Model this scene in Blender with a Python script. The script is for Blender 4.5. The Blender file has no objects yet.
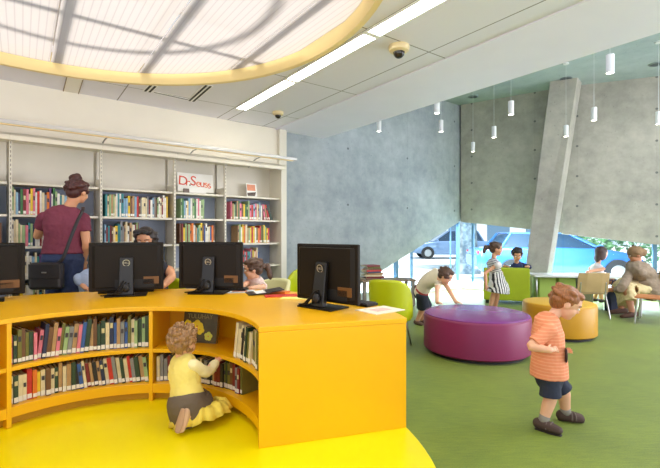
import bpy, bmesh, math, random
from mathutils import Vector, Matrix, noise
import numpy as np

S = bpy.context.scene
COL = S.collection
R_ = math.radians
random.seed(7)

# ------------------------------------------------------------------ camera, sky, sun, lights, exposure
CAMZ, FPX = 1.18, 425.0
cd = bpy.data.cameras.new('camera'); cam = bpy.data.objects.new('camera', cd); COL.objects.link(cam)
cam.location = (0, 0, CAMZ); cam.rotation_euler = (R_(90), 0, 0)
cd.sensor_width = 36; cd.lens = FPX / 660 * 36; cd.clip_start = .05; cd.clip_end = 200
S.camera = cam

w = bpy.data.worlds.new('sky'); S.world = w; w.use_nodes = True
bg = w.node_tree.nodes['Background']; bg.inputs[0].default_value = (.86, .93, 1, 1); bg.inputs[1].default_value = 1.05

def light(name, kind, loc, energy, color=(1, 1, 1), size=None, rot=(0, 0, 0), size_y=None):
    l = bpy.data.lights.new(name, kind); o = bpy.data.objects.new(name, l); COL.objects.link(o)
    o.location = loc; o.rotation_euler = rot; l.energy = energy; l.color = color
    if kind == 'AREA':
        l.size = size
        if size_y: l.shape = 'RECTANGLE'; l.size_y = size_y
    return o
sun = light('sun', 'SUN', (0, 0, 20), 7.6, (1, .96, .9)); sun.data.angle = R_(11)
sun.rotation_euler = (R_(19), R_(-7), 0)
light('fill_rear_upward', 'AREA', (.5, -2.6, .5), 480, (.95, .89, 1), 13, rot=(R_(174), 0, 0), size_y=1.6)  # added unseen uplight behind the camera to brighten the ceiling
light('fill_side_upward', 'AREA', (8.7, 2.2, 1.0), 420, (.90, .88, 1), 7, rot=(R_(128), 0, R_(90)), size_y=2.2)  # added unseen fill from the right, tilted up at ceiling and walls
light('fill_behind_camera', 'AREA', (.4, -1.2, 2.62), 22, (1, .95, .87), 3.6, size_y=1.8)  # made-up fill above and behind the camera, not a fitting of the room
def aim(o, d): o.rotation_euler = Vector(d).to_track_quat('-Z', 'Y').to_euler()
aim(light('fill_over_far_windows', 'AREA', (5.3, 10.2, 2.9), 2400, (.82, .94, 1), 5.5, size_y=1.6), (-.32, -.75, -.6))  # added lamp hidden behind the far concrete, brightens the carpet by the windows
aim(light('fill_over_left_window', 'AREA', (.2, 10.0, 2.9), 1900, (.82, .94, 1), 4.0, size_y=1.6), (.62, -.78, -.55))  # second hidden lamp, added outside the left wall to light the floor
light('fill_hall_overhead', 'AREA', (5.4, 3.6, 3.8), 200, (.93, .97, 1), 3.0, size_y=3.0)  # added fill high in the hall, out of frame, lifts the concrete walls

S.view_settings.view_transform = 'Standard'; S.view_settings.look = 'None'
S.view_settings.gamma = 1; S.view_settings.use_curve_mapping = False
S.view_settings.exposure = 0.0

# ------------------------------------------------------------------ helpers
def W(x, y, Y):
    "point at depth Y seen in pixel x, y of the 660x468 frame"
    return Vector(((x - 330) / FPX * Y, Y, CAMZ - (y - 234) / FPX * Y))
def lin(c):
    c = c / 255
    return c / 12.92 if c <= .04045 else ((c + .055) / 1.055) ** 2.4
def rgb(h):
    if isinstance(h, str): h = tuple(int(h[i:i + 2], 16) for i in (0, 2, 4))
    return (lin(h[0]), lin(h[1]), lin(h[2]), 1)
class NT:
    "small node-tree helper"
    def __init__(s, m): s.t = m.node_tree; s.b = s.t.nodes['Principled BSDF']; s.out = s.t.nodes['Material Output']
    def n(s, typ, **kw):
        x = s.t.nodes.new(typ)
        for k, v in kw.items(): setattr(x, k, v)
        return x
    def l(s, a, b): s.t.links.new(a, b)
    def val(s, sock, v):
        if hasattr(v, 'links'): s.l(v, sock)
        else: sock.default_value = v
    def m(s, op, a, b=0.0, c=None):
        x = s.n('ShaderNodeMath', operation=op); s.val(x.inputs[0], a); s.val(x.inputs[1], b)
        if c is not None: s.val(x.inputs[2], c)
        return x.outputs[0]
    def mix(s, f, a, b):
        x = s.n('ShaderNodeMix', data_type='RGBA'); s.val(x.inputs[0], f); s.val(x.inputs[6], a); s.val(x.inputs[7], b)
        return x.outputs[2]
    def obj(s): return s.n('ShaderNodeTexCoord').outputs['Object']
    def noise(s, vec, scale, detail=3, rough=.5):
        x = s.n('ShaderNodeTexNoise'); s.l(vec, x.inputs['Vector'])
        x.inputs['Scale'].default_value = scale; x.inputs['Detail'].default_value = detail; x.inputs['Roughness'].default_value = rough
        return x.outputs['Fac']
    def ramp(s, f, a, b):
        x = s.n('ShaderNodeMapRange'); s.val(x.inputs[0], f); x.inputs[1].default_value = a; x.inputs[2].default_value = b
        return x.outputs[0]
    def bump(s, h, strength=.2, dist=.01):
        x = s.n('ShaderNodeBump'); x.inputs['Strength'].default_value = strength; x.inputs['Distance'].default_value = dist
        s.l(h, x.inputs['Height']); s.l(x.outputs[0], s.b.inputs['Normal'])
MC = {}
def mat(name, col, rough=.5, metal=0, var=0.0, scale=8, bump=0, bscale=None, emit=0, sss=0, spec=.5, sheen=0, coat=0):
    if name in MC: return MC[name]
    m = bpy.data.materials.new(name); m.use_nodes = True; k = NT(m); c = rgb(col)
    b = k.b; b.inputs['Base Color'].default_value = c; b.inputs['Roughness'].default_value = rough
    b.inputs['Metallic'].default_value = metal; b.inputs['Specular IOR Level'].default_value = spec
    if sss: b.inputs['Subsurface Weight'].default_value = sss; b.inputs['Subsurface Radius'].default_value = (.012, .005, .003); b.inputs['Subsurface Scale'].default_value = 1
    if sheen: b.inputs['Sheen Weight'].default_value = sheen
    if coat: b.inputs['Coat Weight'].default_value = coat
    if emit: b.inputs['Emission Color'].default_value = c; b.inputs['Emission Strength'].default_value = emit
    if var:
        f = k.noise(k.obj(), scale); d = tuple(max(0, v * (1 - var)) for v in c[:3]) + (1,); e = tuple(min(1, v * (1 + var)) for v in c[:3]) + (1,)
        k.l(k.mix(k.ramp(f, .3, .7), d, e), b.inputs['Base Color'])
    if bump:
        k.bump(k.noise(k.obj(), bscale or scale * 6, 4), bump)
    MC[name] = m; return m

class MB:
    "collects shapes and links them as one mesh object"
    def __init__(s): s.v = []; s.f = []; s.mi = []; s.cur = 0
    def add(s, vs, fs, M=None):
        o = len(s.v)
        for p in vs: s.v.append((M @ Vector(p)) if M is not None else Vector(p))
        for f in fs: s.f.append([i + o for i in f]); s.mi.append(s.cur)
        return s
    def box(s, c, d, M=None):
        x, y, z = (q / 2 for q in d); c = Vector(c)
        vs = [c + Vector((a * x, b * y, e * z)) for e in (-1, 1) for a, b in ((-1, -1), (1, -1), (1, 1), (-1, 1))]
        return s.add(vs, [(3, 2, 1, 0), (4, 5, 6, 7), (0, 1, 5, 4), (1, 2, 6, 5), (2, 3, 7, 6), (3, 0, 4, 7)], M)
    def prism(s, poly, z0, z1, M=None):
        n = len(poly); vs = [(x, y, z0) for x, y in poly] + [(x, y, z1) for x, y in poly]
        return s.add(vs, [list(range(n))[::-1], list(range(n, 2 * n))] + [(i, (i + 1) % n, n + (i + 1) % n, n + i) for i in range(n)], M)
    def lathe(s, prof, c=(0, 0, 0), n=32, M=None, close=True):
        c = Vector(c); vs = []; fs = []; m = len(prof)
        for i in range(n):
            a = 2 * math.pi * i / n
            for r, z in prof: vs.append(c + Vector((r * math.cos(a), r * math.sin(a), z)))
        for i in range(n):
            j = (i + 1) % n
            for q in range(m - 1): fs.append((i * m + q, j * m + q, j * m + q + 1, i * m + q + 1))
        if close:
            fs.append([i * m for i in range(n)][::-1]); fs.append([i * m + m - 1 for i in range(n)])
        return s.add(vs, fs, M)
    def cyl(s, a, b, r, r2=None, n=14):
        return s.tube([a, b], [r, r if r2 is None else r2], n=n, cap=False, smooth=False)
    def tube(s, pts, rad, n=12, lat=None, cap=True, smooth=True, cap0=None):
        pts = [Vector(p) for p in pts]
        rad = [(q, q) if not isinstance(q, (tuple, list)) else tuple(q) for q in rad]
        if smooth and len(pts) > 2:
            P, Q = [], []
            for i in range(len(pts) - 1):
                p0, p1, p2, p3 = pts[max(i - 1, 0)], pts[i], pts[i + 1], pts[min(i + 2, len(pts) - 1)]
                for k in range(4):
                    t = k / 4
                    P.append(.5 * ((2 * p1) + (p2 - p0) * t + (2 * p0 - 5 * p1 + 4 * p2 - p3) * t * t + (3 * p1 - p0 - 3 * p2 + p3) * t ** 3))
                    Q.append(tuple(rad[i][e] * (1 - t) + rad[i + 1][e] * t for e in (0, 1)))
            P.append(pts[-1]); Q.append(rad[-1]); pts, rad = P, Q
        T = [(pts[min(i + 1, len(pts) - 1)] - pts[max(i - 1, 0)]).normalized() for i in range(len(pts))]
        c0 = cap if cap0 is None else cap0
        st = []
        if c0:
            for q in (80, 55, 28): st.append((pts[0] - T[0] * min(rad[0]) * math.sin(R_(q)), T[0], [e * math.cos(R_(q)) for e in rad[0]]))
        st += list(zip(pts, T, rad))
        if cap:
            for q in (28, 55, 80): st.append((pts[-1] + T[-1] * min(rad[-1]) * math.sin(R_(q)), T[-1], [e * math.cos(R_(q)) for e in rad[-1]]))
        A = Vector(lat) if lat is not None else (Vector((1, 0, 0)) if abs(T[0].x) < .8 else Vector((0, 0, 1)))
        vs, fs = [], []
        for p, t, r in st:
            A = (A - t * A.dot(t)).normalized(); B = t.cross(A)
            if lat is not None: A2 = (Vector(lat) - t * Vector(lat).dot(t)).normalized(); A = A2; B = t.cross(A)
            for i in range(n):
                a = 2 * math.pi * i / n; vs.append(p + A * (r[0] * math.cos(a)) + B * (r[1] * math.sin(a)))
        for j in range(len(st) - 1):
            for i in range(n):
                k = (i + 1) % n; fs.append((j * n + i, j * n + k, (j + 1) * n + k, (j + 1) * n + i))
        fs.append(list(range(n))[::-1]); fs.append([(len(st) - 1) * n + i for i in range(n)])
        return s.add(vs, fs)
    def ell(s, c, ax, seg=16, rings=10):
        c = Vector(c); ax = [Vector(a) for a in ax] if hasattr(ax[0], '__len__') else [Vector((ax[0], 0, 0)), Vector((0, ax[1], 0)), Vector((0, 0, ax[2]))]
        vs = [c + ax[2]]; fs = []
        for j in range(1, rings):
            p = math.pi * j / rings
            for i in range(seg):
                a = 2 * math.pi * i / seg
                vs.append(c + ax[0] * (math.sin(p) * math.cos(a)) + ax[1] * (math.sin(p) * math.sin(a)) + ax[2] * math.cos(p))
        vs.append(c - ax[2]); L = len(vs) - 1
        for i in range(seg):
            k = (i + 1) % seg
            fs.append((0, 1 + i, 1 + k)); fs.append((L, 1 + (rings - 2) * seg + k, 1 + (rings - 2) * seg + i))
            for j in range(rings - 2):
                a = 1 + j * seg; fs.append((a + i, a + seg + i, a + seg + k, a + k))
        return s.add(vs, fs)
    def sector(s, r0, r1, a0, a1, z0, z1, n=48, c=(0, 0)):
        "ring sector; r0, r1 numbers or functions of the angle in degrees"
        g = lambda r, a: r(a) if callable(r) else r
        vs, fs = [], []
        for i in range(n + 1):
            a = a0 + (a1 - a0) * i / n; ca, sa = math.cos(R_(a)), math.sin(R_(a)); p, q = g(r0, a), g(r1, a)
            vs += [(c[0] + p * ca, c[1] + p * sa, z0), (c[0] + q * ca, c[1] + q * sa, z0), (c[0] + q * ca, c[1] + q * sa, z1), (c[0] + p * ca, c[1] + p * sa, z1)]
        for i in range(n):
            for k in range(4): fs.append((4 * i + k, 4 * i + (k + 1) % 4, 4 * i + 4 + (k + 1) % 4, 4 * i + 4 + k))
        fs += [(3, 2, 1, 0), (4 * n, 4 * n + 1, 4 * n + 2, 4 * n + 3)]
        return s.add(vs, fs)
    def mesh(s, name, mats, smooth=False, base=None):
        me = bpy.data.meshes.new(name)
        b = Vector(base) if base is not None else Vector((0, 0, 0))
        me.from_pydata([p - b for p in s.v], [], s.f)
        for m in (mats if isinstance(mats, (list, tuple)) else [mats]): me.materials.append(m)
        me.polygons.foreach_set('material_index', s.mi)
        bm = bmesh.new(); bm.from_mesh(me); bmesh.ops.recalc_face_normals(bm, faces=bm.faces); bm.to_mesh(me); bm.free()
        if smooth: me.polygons.foreach_set('use_smooth', [True] * len(me.polygons))
        return me
    def build(s, name, mats, parent=None, smooth=False, bevel=0, base=None, loc=None, rotz=0, auto=None):
        o = bpy.data.objects.new(name, s.mesh(name, mats, smooth or auto is not None, base)); COL.objects.link(o)
        if parent: o.parent = parent
        if loc is not None: o.location = loc
        elif base is not None and not parent: o.location = base
        if rotz: o.rotation_euler[2] = rotz
        if bevel:
            b = o.modifiers.new('bevel', 'BEVEL'); b.width = bevel; b.segments = 2; b.limit_method = 'ANGLE'; b.angle_limit = R_(40)
        if auto is not None:
            sharp_edges(o.data, auto)
        return o
def sharp_edges(me, deg):
    bm = bmesh.new(); bm.from_mesh(me)
    for e in bm.edges: e.smooth = len(e.link_faces) == 2 and e.calc_face_angle(3) < R_(deg)
    bm.to_mesh(me); bm.free()
def tag(o, label=None, cat=None, group=None, kind=None):
    if label: o['label'] = label
    if cat: o['category'] = cat
    if group: o['group'] = group
    if kind: o['kind'] = kind
    return o
def empty(name, loc, label, cat, rz=0, group=None):
    o = bpy.data.objects.new(name, None); COL.objects.link(o); o.location = loc; o.rotation_euler[2] = rz; o.empty_display_size = .1
    return tag(o, label, cat, group)
KIDS = {}
def copy_tree(o, loc, rz=0, label=None, group=None, scale=None):
    "copy a thing with its parts and sub-parts"
    def rec(src, par):
        c = src.copy(); COL.objects.link(c)
        if par is not None: c.parent = par
        for ch in [q for q in bpy.data.objects if q.parent == src]: rec(ch, c)
        return c
    r = rec(o, None); r.location = loc; r.rotation_euler = (0, 0, rz)
    if scale: r.scale = (scale,) * 3
    if label: r['label'] = label
    if group: r['group'] = group
    return r
def structure(o, *a):
    o['kind'] = 'structure'; return o
WORK = bpy.data.scenes.new('workbench')     # shapes are worked out in a scene of their own, removed at the end
def evaluated(o):
    for c in list(o.users_collection): c.objects.unlink(o)
    WORK.collection.objects.link(o); vl = WORK.view_layers[0]; vl.update()
    return bpy.data.meshes.new_from_object(o.evaluated_get(vl.depsgraph))
def text_mesh(txt, size, extrude=.0015):
    c = bpy.data.curves.new('lettering', 'FONT'); c.body = txt; c.size = size; c.extrude = extrude; c.align_x = 'CENTER'; c.align_y = 'CENTER'
    o = bpy.data.objects.new('lettering', c); COL.objects.link(o); me = evaluated(o)
    bpy.data.objects.remove(o); bpy.data.curves.remove(c); return me
def text_part(name, txt, size, material, parent, M, extrude=.0015, sx=1.0):
    me = text_mesh(txt, size, extrude); me.transform(Matrix.Diagonal((sx, 1, 1, 1))); me.transform(M); me.materials.clear(); me.materials.append(material)
    o = bpy.data.objects.new(name, me); COL.objects.link(o); o.parent = parent; return o
def frame(origin, right, up):
    r = Vector(right).normalized(); u = Vector(up); u = (u - r * u.dot(r)).normalized(); n = r.cross(u)
    return Matrix(((r.x, u.x, n.x, origin[0]), (r.y, u.y, n.y, origin[1]), (r.z, u.z, n.z, origin[2]), (0, 0, 0, 1)))
ORD = ['first', 'second', 'third', 'fourth', 'fifth', 'sixth', 'seventh', 'eighth', 'ninth', 'tenth', 'eleventh', 'twelfth', 'thirteenth', 'fourteenth', 'fifteenth', 'sixteenth', 'seventeenth', 'eighteenth', 'nineteenth', 'twentieth']
def ordinal(n):
    if n <= 20: return ORD[n - 1]
    t = {2: 'twenty', 3: 'thirty', 4: 'forty', 5: 'fifty'}[n // 10]
    return {'twenty': 'twentieth', 'thirty': 'thirtieth', 'forty': 'fortieth', 'fifty': 'fiftieth'}[t] if n % 10 == 0 else t + '-' + ORD[n % 10 - 1]

# directions of the room: U along the bookcase wall, N into that wall
TH = R_(38.5)
U = Vector((math.cos(TH), math.sin(TH), 0)); N = Vector((-math.sin(TH), math.cos(TH), 0))
RF = Vector((-.685, 5.94, 0))          # right front corner of the bookcases
Q0 = Vector((-.884, 6.19, 0))          # wall plane behind them
D2 = Vector((.588, -.809, 0)); N2 = Vector((.809, .588, 0))   # along / across the low ceiling's edge
CEIL, HIGH = 2.73, 3.95

# ------------------------------------------------------------------ setting materials
def m_concrete(name, base, dark, tie=True, sx_=1.22, sz_=.56):
    m = bpy.data.materials.new(name); m.use_nodes = True; k = NT(m); v = k.obj()
    a = k.noise(v, .9, 6, .6); b = k.noise(v, 5, 5, .65); c = k.noise(v, 60, 3)
    f = k.m('ADD', k.m('MULTIPLY', a, .6), k.m('MULTIPLY', b, .4))
    col = k.mix(k.ramp(f, .34, .66), rgb(dark), rgb(base))
    # fine pores
    p = k.m('LESS_THAN', k.noise(v, 34, 1), .27)
    col = k.mix(k.m('MULTIPLY', p, .45), col, rgb((70, 78, 84)))
    if tie:
        sx = k.n('ShaderNodeSeparateXYZ'); k.l(v, sx.inputs[0])
        fx = k.m('SUBTRACT', k.m('FRACT', k.m('DIVIDE', k.m('ADD', sx.outputs[0], 50.4), sx_)), .5)
        fz = k.m('SUBTRACT', k.m('FRACT', k.m('DIVIDE', k.m('ADD', sx.outputs[2], 50.1), sz_)), .5)
        d = k.m('ADD', k.m('POWER', k.m('MULTIPLY', fx, sx_), 2), k.m('POWER', k.m('MULTIPLY', fz, sz_), 2))
        col = k.mix(k.m('MULTIPLY', k.m('LESS_THAN', d, .00042), .75), col, rgb((60, 66, 70)))
        ed = k.m('LESS_THAN', k.m('ABSOLUTE', fx), .004)
        col = k.mix(k.m('MULTIPLY', ed, .25), col, rgb(dark))
    k.l(col, k.b.inputs['Base Color']); k.b.inputs['Roughness'].default_value = .75
    k.bump(k.m('ADD', b, k.m('MULTIPLY', c, .3)), .12)
    return m
CONC = m_concrete('concrete_wall_blue_grey', (180, 187, 190), (130, 141, 147), True, 1.5, .95)
CONC2 = m_concrete('concrete_wall_grey', (186, 181, 168), (136, 135, 126))
CONC3 = m_concrete('concrete_ceiling', (170, 182, 182), (140, 155, 156), False)
CONC4 = m_concrete('concrete_column', (188, 183, 170), (144, 141, 132), False)

def m_carpet():
    m = bpy.data.materials.new('green_carpet'); m.use_nodes = True; k = NT(m); v = k.obj()
    f = k.noise(v, 150, 2); g = k.noise(v, 2.2, 4)
    mp = k.n('ShaderNodeMapping'); mp.inputs['Rotation'].default_value = (0, 0, .5); mp.inputs['Scale'].default_value = (3, 26, 1); k.l(v, mp.inputs[0])
    h = k.noise(mp.outputs[0], 3, 3)
    t = k.m('ADD', k.m('MULTIPLY', f, .45), k.m('ADD', k.m('MULTIPLY', g, .25), k.m('MULTIPLY', h, .3)))
    k.l(k.mix(k.ramp(t, .36, .64), rgb((86, 106, 12)), rgb((128, 146, 28))), k.b.inputs['Base Color'])
    k.b.inputs['Roughness'].default_value = .5; k.b.inputs['Specular IOR Level'].default_value = .5
    k.b.inputs['Sheen Weight'].default_value = .12
    k.bump(f, .25, .004)
    return m
CARPET = m_carpet()
def m_ceiling():
    "painted panels with narrow joints"
    m = bpy.data.materials.new('ceiling_panels'); m.use_nodes = True; k = NT(m); v = k.obj()
    sx = k.n('ShaderNodeSeparateXYZ'); k.l(v, sx.inputs[0]); X, Y = sx.outputs[0], sx.outputs[1]
    nn = k.m('ADD', k.m('MULTIPLY', X, N2.x), k.m('MULTIPLY', Y, N2.y)); dd = k.m('ADD', k.m('MULTIPLY', X, D2.x), k.m('MULTIPLY', Y, D2.y))
    j = None
    for c in (2.811, 2.12, 2.27, .9, -.3, -1.5, -2.7):
        q = k.m('LESS_THAN', k.m('ABSOLUTE', k.m('SUBTRACT', nn, c)), .006); j = q if j is None else k.m('MAXIMUM', j, q)
    fr = k.m('FRACT', k.m('DIVIDE', k.m('ADD', dd, 61.15 + 4.93 - 5.08), 1.22))
    j = k.m('MAXIMUM', j, k.m('LESS_THAN', fr, .009))
    j = k.m('MAXIMUM', j, k.m('LESS_THAN', k.m('ABSOLUTE', k.m('ADD', dd, 5.5)), .006))
    k.l(k.mix(j, rgb((224, 222, 232)), rgb((128, 124, 122))), k.b.inputs['Base Color']); k.b.inputs['Roughness'].default_value = .6
    return m
CEILM = m_ceiling()
PLASTER = mat('cream_plaster', (236, 229, 212), .7, var=.02, scale=3)
WHITEP = mat('white_soffit_paint', (232, 228, 244), .6, var=.015, scale=3)
RIM = mat('cream_yellow_rim', (236, 212, 150), .5, var=.02, scale=4)
INLAY = mat('yellow_green_vinyl', (246, 226, 3), .28, var=.03, scale=2, spec=.5)
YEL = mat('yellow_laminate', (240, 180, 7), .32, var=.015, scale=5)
CREAM = mat('cream_steel', (222, 216, 200), .4, var=.02, scale=6)
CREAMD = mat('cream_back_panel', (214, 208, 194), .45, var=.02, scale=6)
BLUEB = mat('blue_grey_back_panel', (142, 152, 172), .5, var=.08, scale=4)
CHROME = mat('brushed_steel', (190, 190, 190), .28, 1)
WHITE = mat('white_enamel', (238, 238, 236), .35)
BLACK = mat('black_plastic', (27, 20, 10), .48, spec=.22)
DARK = mat('dark_rubber', (26, 26, 28), .6)
LIME = mat('lime_plastic', (186, 196, 10), .35, var=.03, scale=4)
LIMEF = mat('lime_upholstery', (170, 184, 20), .55, var=.05, scale=6, bump=.08, bscale=120)
def m_glass():
    m = bpy.data.materials.new('window_glass'); m.use_nodes = True; k = NT(m)
    tr = k.n('ShaderNodeBsdfTransparent'); tr.inputs[0].default_value = (.80, .92, 1, 1)
    gl = k.n('ShaderNodeBsdfGlossy'); gl.inputs['Roughness'].default_value = .02
    fr = k.n('ShaderNodeFresnel'); fr.inputs[0].default_value = 1.05
    mx = k.n('ShaderNodeMixShader'); k.l(k.m('MULTIPLY', fr.outputs[0], .5), mx.inputs[0]); k.l(tr.outputs[0], mx.inputs[1]); k.l(gl.outputs[0], mx.inputs[2])
    k.l(mx.outputs[0], k.out.inputs[0]); return m
GLASS = m_glass()
def m_skypanel():
    m = bpy.data.materials.new('ribbed_translucent_panel'); m.use_nodes = True; k = NT(m); v = k.obj()
    sx = k.n('ShaderNodeSeparateXYZ'); k.l(v, sx.inputs[0])
    nn = k.m('ADD', k.m('MULTIPLY', sx.outputs[0], N2.x), k.m('MULTIPLY', sx.outputs[1], N2.y))
    rib = k.m('FRACT', k.m('DIVIDE', nn, .05)); g = k.m('LESS_THAN', rib, .18)
    col = k.mix(g, (.52, .485, .465, 1), (.44, .41, .40, 1))
    tl = k.n('ShaderNodeBsdfTranslucent'); k.l(col, tl.inputs[0])
    df = k.n('ShaderNodeBsdfDiffuse'); df.inputs[0].default_value = (.8, .78, .78, 1)
    mx = k.n('ShaderNodeMixShader'); mx.inputs[0].default_value = .12; k.l(tl.outputs[0], mx.inputs[1]); k.l(df.outputs[0], mx.inputs[2])
    tp = k.n('ShaderNodeBsdfTransparent'); m2 = k.n('ShaderNodeMixShader'); m2.inputs[0].default_value = .28
    k.l(mx.outputs[0], m2.inputs[1]); k.l(tp.outputs[0], m2.inputs[2]); k.l(m2.outputs[0], k.out.inputs[0]); return m
SKYP = m_skypanel()

# ------------------------------------------------------------------ setting: floor, ceilings, walls
O = Vector((-1.2, 2.1, 0))             # centre of the curved desk
WL = lambda s, off=0: Q0 + U * s + N * off
def floor_poly():
    return [(-7.5, -3), (8.6, -3), (8.6, 6.35), (4.3, 8.25), (2.9, 9.35), (WL(-.4).x, WL(-.4).y), (WL(-8.4).x, WL(-8.4).y)]
structure(MB().prism(floor_poly(), -.12, 0).build('floor', CARPET))
structure(MB().lathe([(0, 0), (1.73, 0), (1.735, .002), (1.73, .005), (0, .005)], (O.x, O.y, .0), 96, close=False).build('floor_circle', INLAY, smooth=False))

SC, SR = Vector((-1.62, 2.41, 0)), 1.97   # skylight centre, radius
def ceiling_low():
    poly = [WL(1.0), Vector((7.1, -3, 0)), Vector((-7, -3, 0)), WL(-7.9)]
    # right edge on N2 = 3.93
    p0 = Vector((-.08, 6.79, 0)) + D2 * -.9; p1 = Vector((-.08, 6.79, 0)) + D2 * 12.1
    poly = [WL(.2, .3), p0, p1, Vector((-7.5, -3, 0)), WL(-8.4, .3)]
    angs = [2 * math.pi * i / 96 for i in range(96)] + [math.atan2(p.y - SC.y, p.x - SC.x) % (2 * math.pi) for p in poly]
    angs = sorted(angs); ring = []
    for a in angs:
        d = Vector((math.cos(a), math.sin(a), 0)); best = 1e9
        for i in range(len(poly)):
            A, B = poly[i] - SC, poly[(i + 1) % len(poly)] - SC; e = B - A
            den = d.x * e.y - d.y * e.x
            if abs(den) < 1e-9: continue
            t = (A.x * e.y - A.y * e.x) / den; q = (A.x * d.y - A.y * d.x) / den
            if t > 0 and -1e-6 <= q <= 1 + 1e-6: best = min(best, t)
        ring.append((SC + d * SR, SC + d * best))
    mb = MB(); n = len(ring)
    vs = [(*p.xy, z) for z in (CEIL, CEIL + .1) for pr in ring for p in pr]; fs = []
    for i in range(n):
        k = (i + 1) % n
        fs += [(2 * i, 2 * k, 2 * k + 1, 2 * i + 1), (2 * n + 2 * i + 1, 2 * n + 2 * k + 1, 2 * n + 2 * k, 2 * n + 2 * i),
               (2 * i + 1, 2 * k + 1, 2 * n + 2 * k + 1, 2 * n + 2 * i + 1), (2 * k, 2 * i, 2 * n + 2 * i, 2 * n + 2 * k)]
    mb.add(vs, fs); structure(mb.build('ceiling', CEILM))
    # plain white border strip along the edge and the upstand to the high concrete ceiling
    M = Matrix.Rotation(math.atan2(D2.y, D2.x), 4, 'Z')
    e0 = Vector((-.08, 6.79, 0))
    a, b = e0 + D2 * -.9, e0 + D2 * 12.1
    structure(MB().prism([(*(p + N2 * o).xy,) for p, o in ((a, -.904), (b, -.904), (b, .02), (a, .02))], CEIL - .012, CEIL).build('ceiling_border', WHITEP))
    structure(MB().prism([(*(p + N2 * o).xy,) for p, o in ((a, -.1), (b, -.1), (b, .02), (a, .02))], CEIL, HIGH + .1).build('ceiling_upstand', WHITEP))
    structure(MB().prism([(a.x, a.y), (b.x, b.y), (9.6, -3), (9.6, 6.2), (4.4, 8.6), (2.85, 9.6), (-.6, 7.0)], HIGH, HIGH + .25).build('ceiling_hall', CONC3))
ceiling_low()
# skylight: a rim, translucent panels, beams and a second ring above them
sky = empty('skylight', (SC.x, SC.y, CEIL), 'large round ceiling skylight with cream rim and ribbed translucent panels', 'skylight')
GZ = .085
MB().lathe([(SR - .03, GZ + .1), (SR - .03, GZ - .0), (SR - .01, -.012), (SR + .035, -.012), (SR + .035, GZ + .1)], n=96, close=False).build('rim', RIM, sky, auto=30)
def disc_strip(n0, n1, zz, r):
    "part of the disc between two lines along D2"
    pts = []
    for i in range(13):
        q = n0 + (n1 - n0) * i / 12; h = math.sqrt(max(r * r - q * q, 0)); pts.append(N2 * q - D2 * h)
    for i in range(13):
        q = n1 + (n0 - n1) * i / 12; h = math.sqrt(max(r * r - q * q, 0)); pts.append(N2 * q + D2 * h)
    return [(p.x, p.y) for p in pts]
nc = SC.x * N2.x + SC.y * N2.y
cuts = [.06 - SR] + [c - nc for c in (-1.97, -1.24, -.51, .224, .958, 1.673)] + [SR - .06]
cuts = [c for c in cuts if abs(c) <= SR - .05]
for a, b in zip(cuts, cuts[1:]):
    MB().prism(disc_strip(a + .004, b - .004, 0, (SR - .038)), GZ, GZ + .006).build('translucent_panel', SKYP, sky)
BEAM = mat('skylight_beam_grey', (226, 220, 220), .6)
for c in cuts[1:-1]:
    h = math.sqrt((SR - .038) ** 2 - c * c); MB().box((0, 0, GZ + .2), (2 * h, .05, .08), Matrix.Translation(N2 * c) @ Matrix.Rotation(math.atan2(D2.y, D2.x), 4, 'Z')).build('beam', BEAM, sky)
for c in (-.75, .8):
    h = math.sqrt((SR - .038) ** 2 - c * c); MB().box((0, 0, GZ + .27), (2 * h, .05, .08), Matrix.Translation(D2 * c) @ Matrix.Rotation(math.atan2(N2.y, N2.x), 4, 'Z')).build('beam', BEAM, sky)
MB().lathe([(SR, GZ + .02), (SR, .55), (SR + .06, .55), (SR + .06, GZ + .02)], n=72, close=False).build('upstand', BEAM, sky)
MB().lathe([(1.25, .5), (1.25, .56), (1.31, .56), (1.31, .5), (1.25, .5)], n=72, close=False).build('upper_ring', BEAM, sky)

# bookcase wall and concrete walls, each in its own frame (x along the wall)
def wall(name, origin, direction, poly, thick, m):
    "poly in (along, up); the room face lies on the line, thickness goes behind"
    d = Vector(direction).normalized(); mb = MB(); n = len(poly)
    mb.add([(x, 0, z) for x, z in poly] + [(x, thick, z) for x, z in poly],
           [list(range(n)), list(range(n, 2 * n))[::-1]] + [(i, (i + 1) % n, n + (i + 1) % n, n + i) for i in range(n)])
    o = mb.build(name, m); o.location = origin; o.rotation_euler[2] = math.atan2(d.y, d.x)
    return structure(o)
wall('wall_back', WL(-8.4), U, [(0, 0), (8.6, 0), (8.6, CEIL + .05), (0, CEIL + .05)], .12, PLASTER)
wall('wall_concrete_left', WL(.2, .04), U, [(0, 0), (.84, 0), (4.74, 1.526), (4.74, HIGH + .02), (0, HIGH + .02)], .3, CONC)
C0 = WL(4.72); C1 = Vector((4.4, 8.02, 0)); C2 = Vector((8.6, 6.28, 0))
L1 = (C1 - C0).length; L2 = (C2 - C1).length
wall('wall_concrete_far', C0, C1 - C0, [(0, 1.44), (L1, 1.2), (L1, HIGH + .02), (0, HIGH + .02)], .28, CONC2)
wall('wall_concrete_right', C1, C2 - C1, [(0, 1.18), (1.4, 1.0), (L2, .72), (L2, HIGH + .02), (0, HIGH + .02)], .28, CONC2)
# corner post at the end of the bookcase wall
structure(MB().box((0, 0, CEIL / 2), (.12, .1, CEIL), Matrix.Translation(WL(.2, -.01)) @ Matrix.Rotation(TH, 4, 'Z')).build('trim_1', CREAM))
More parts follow.
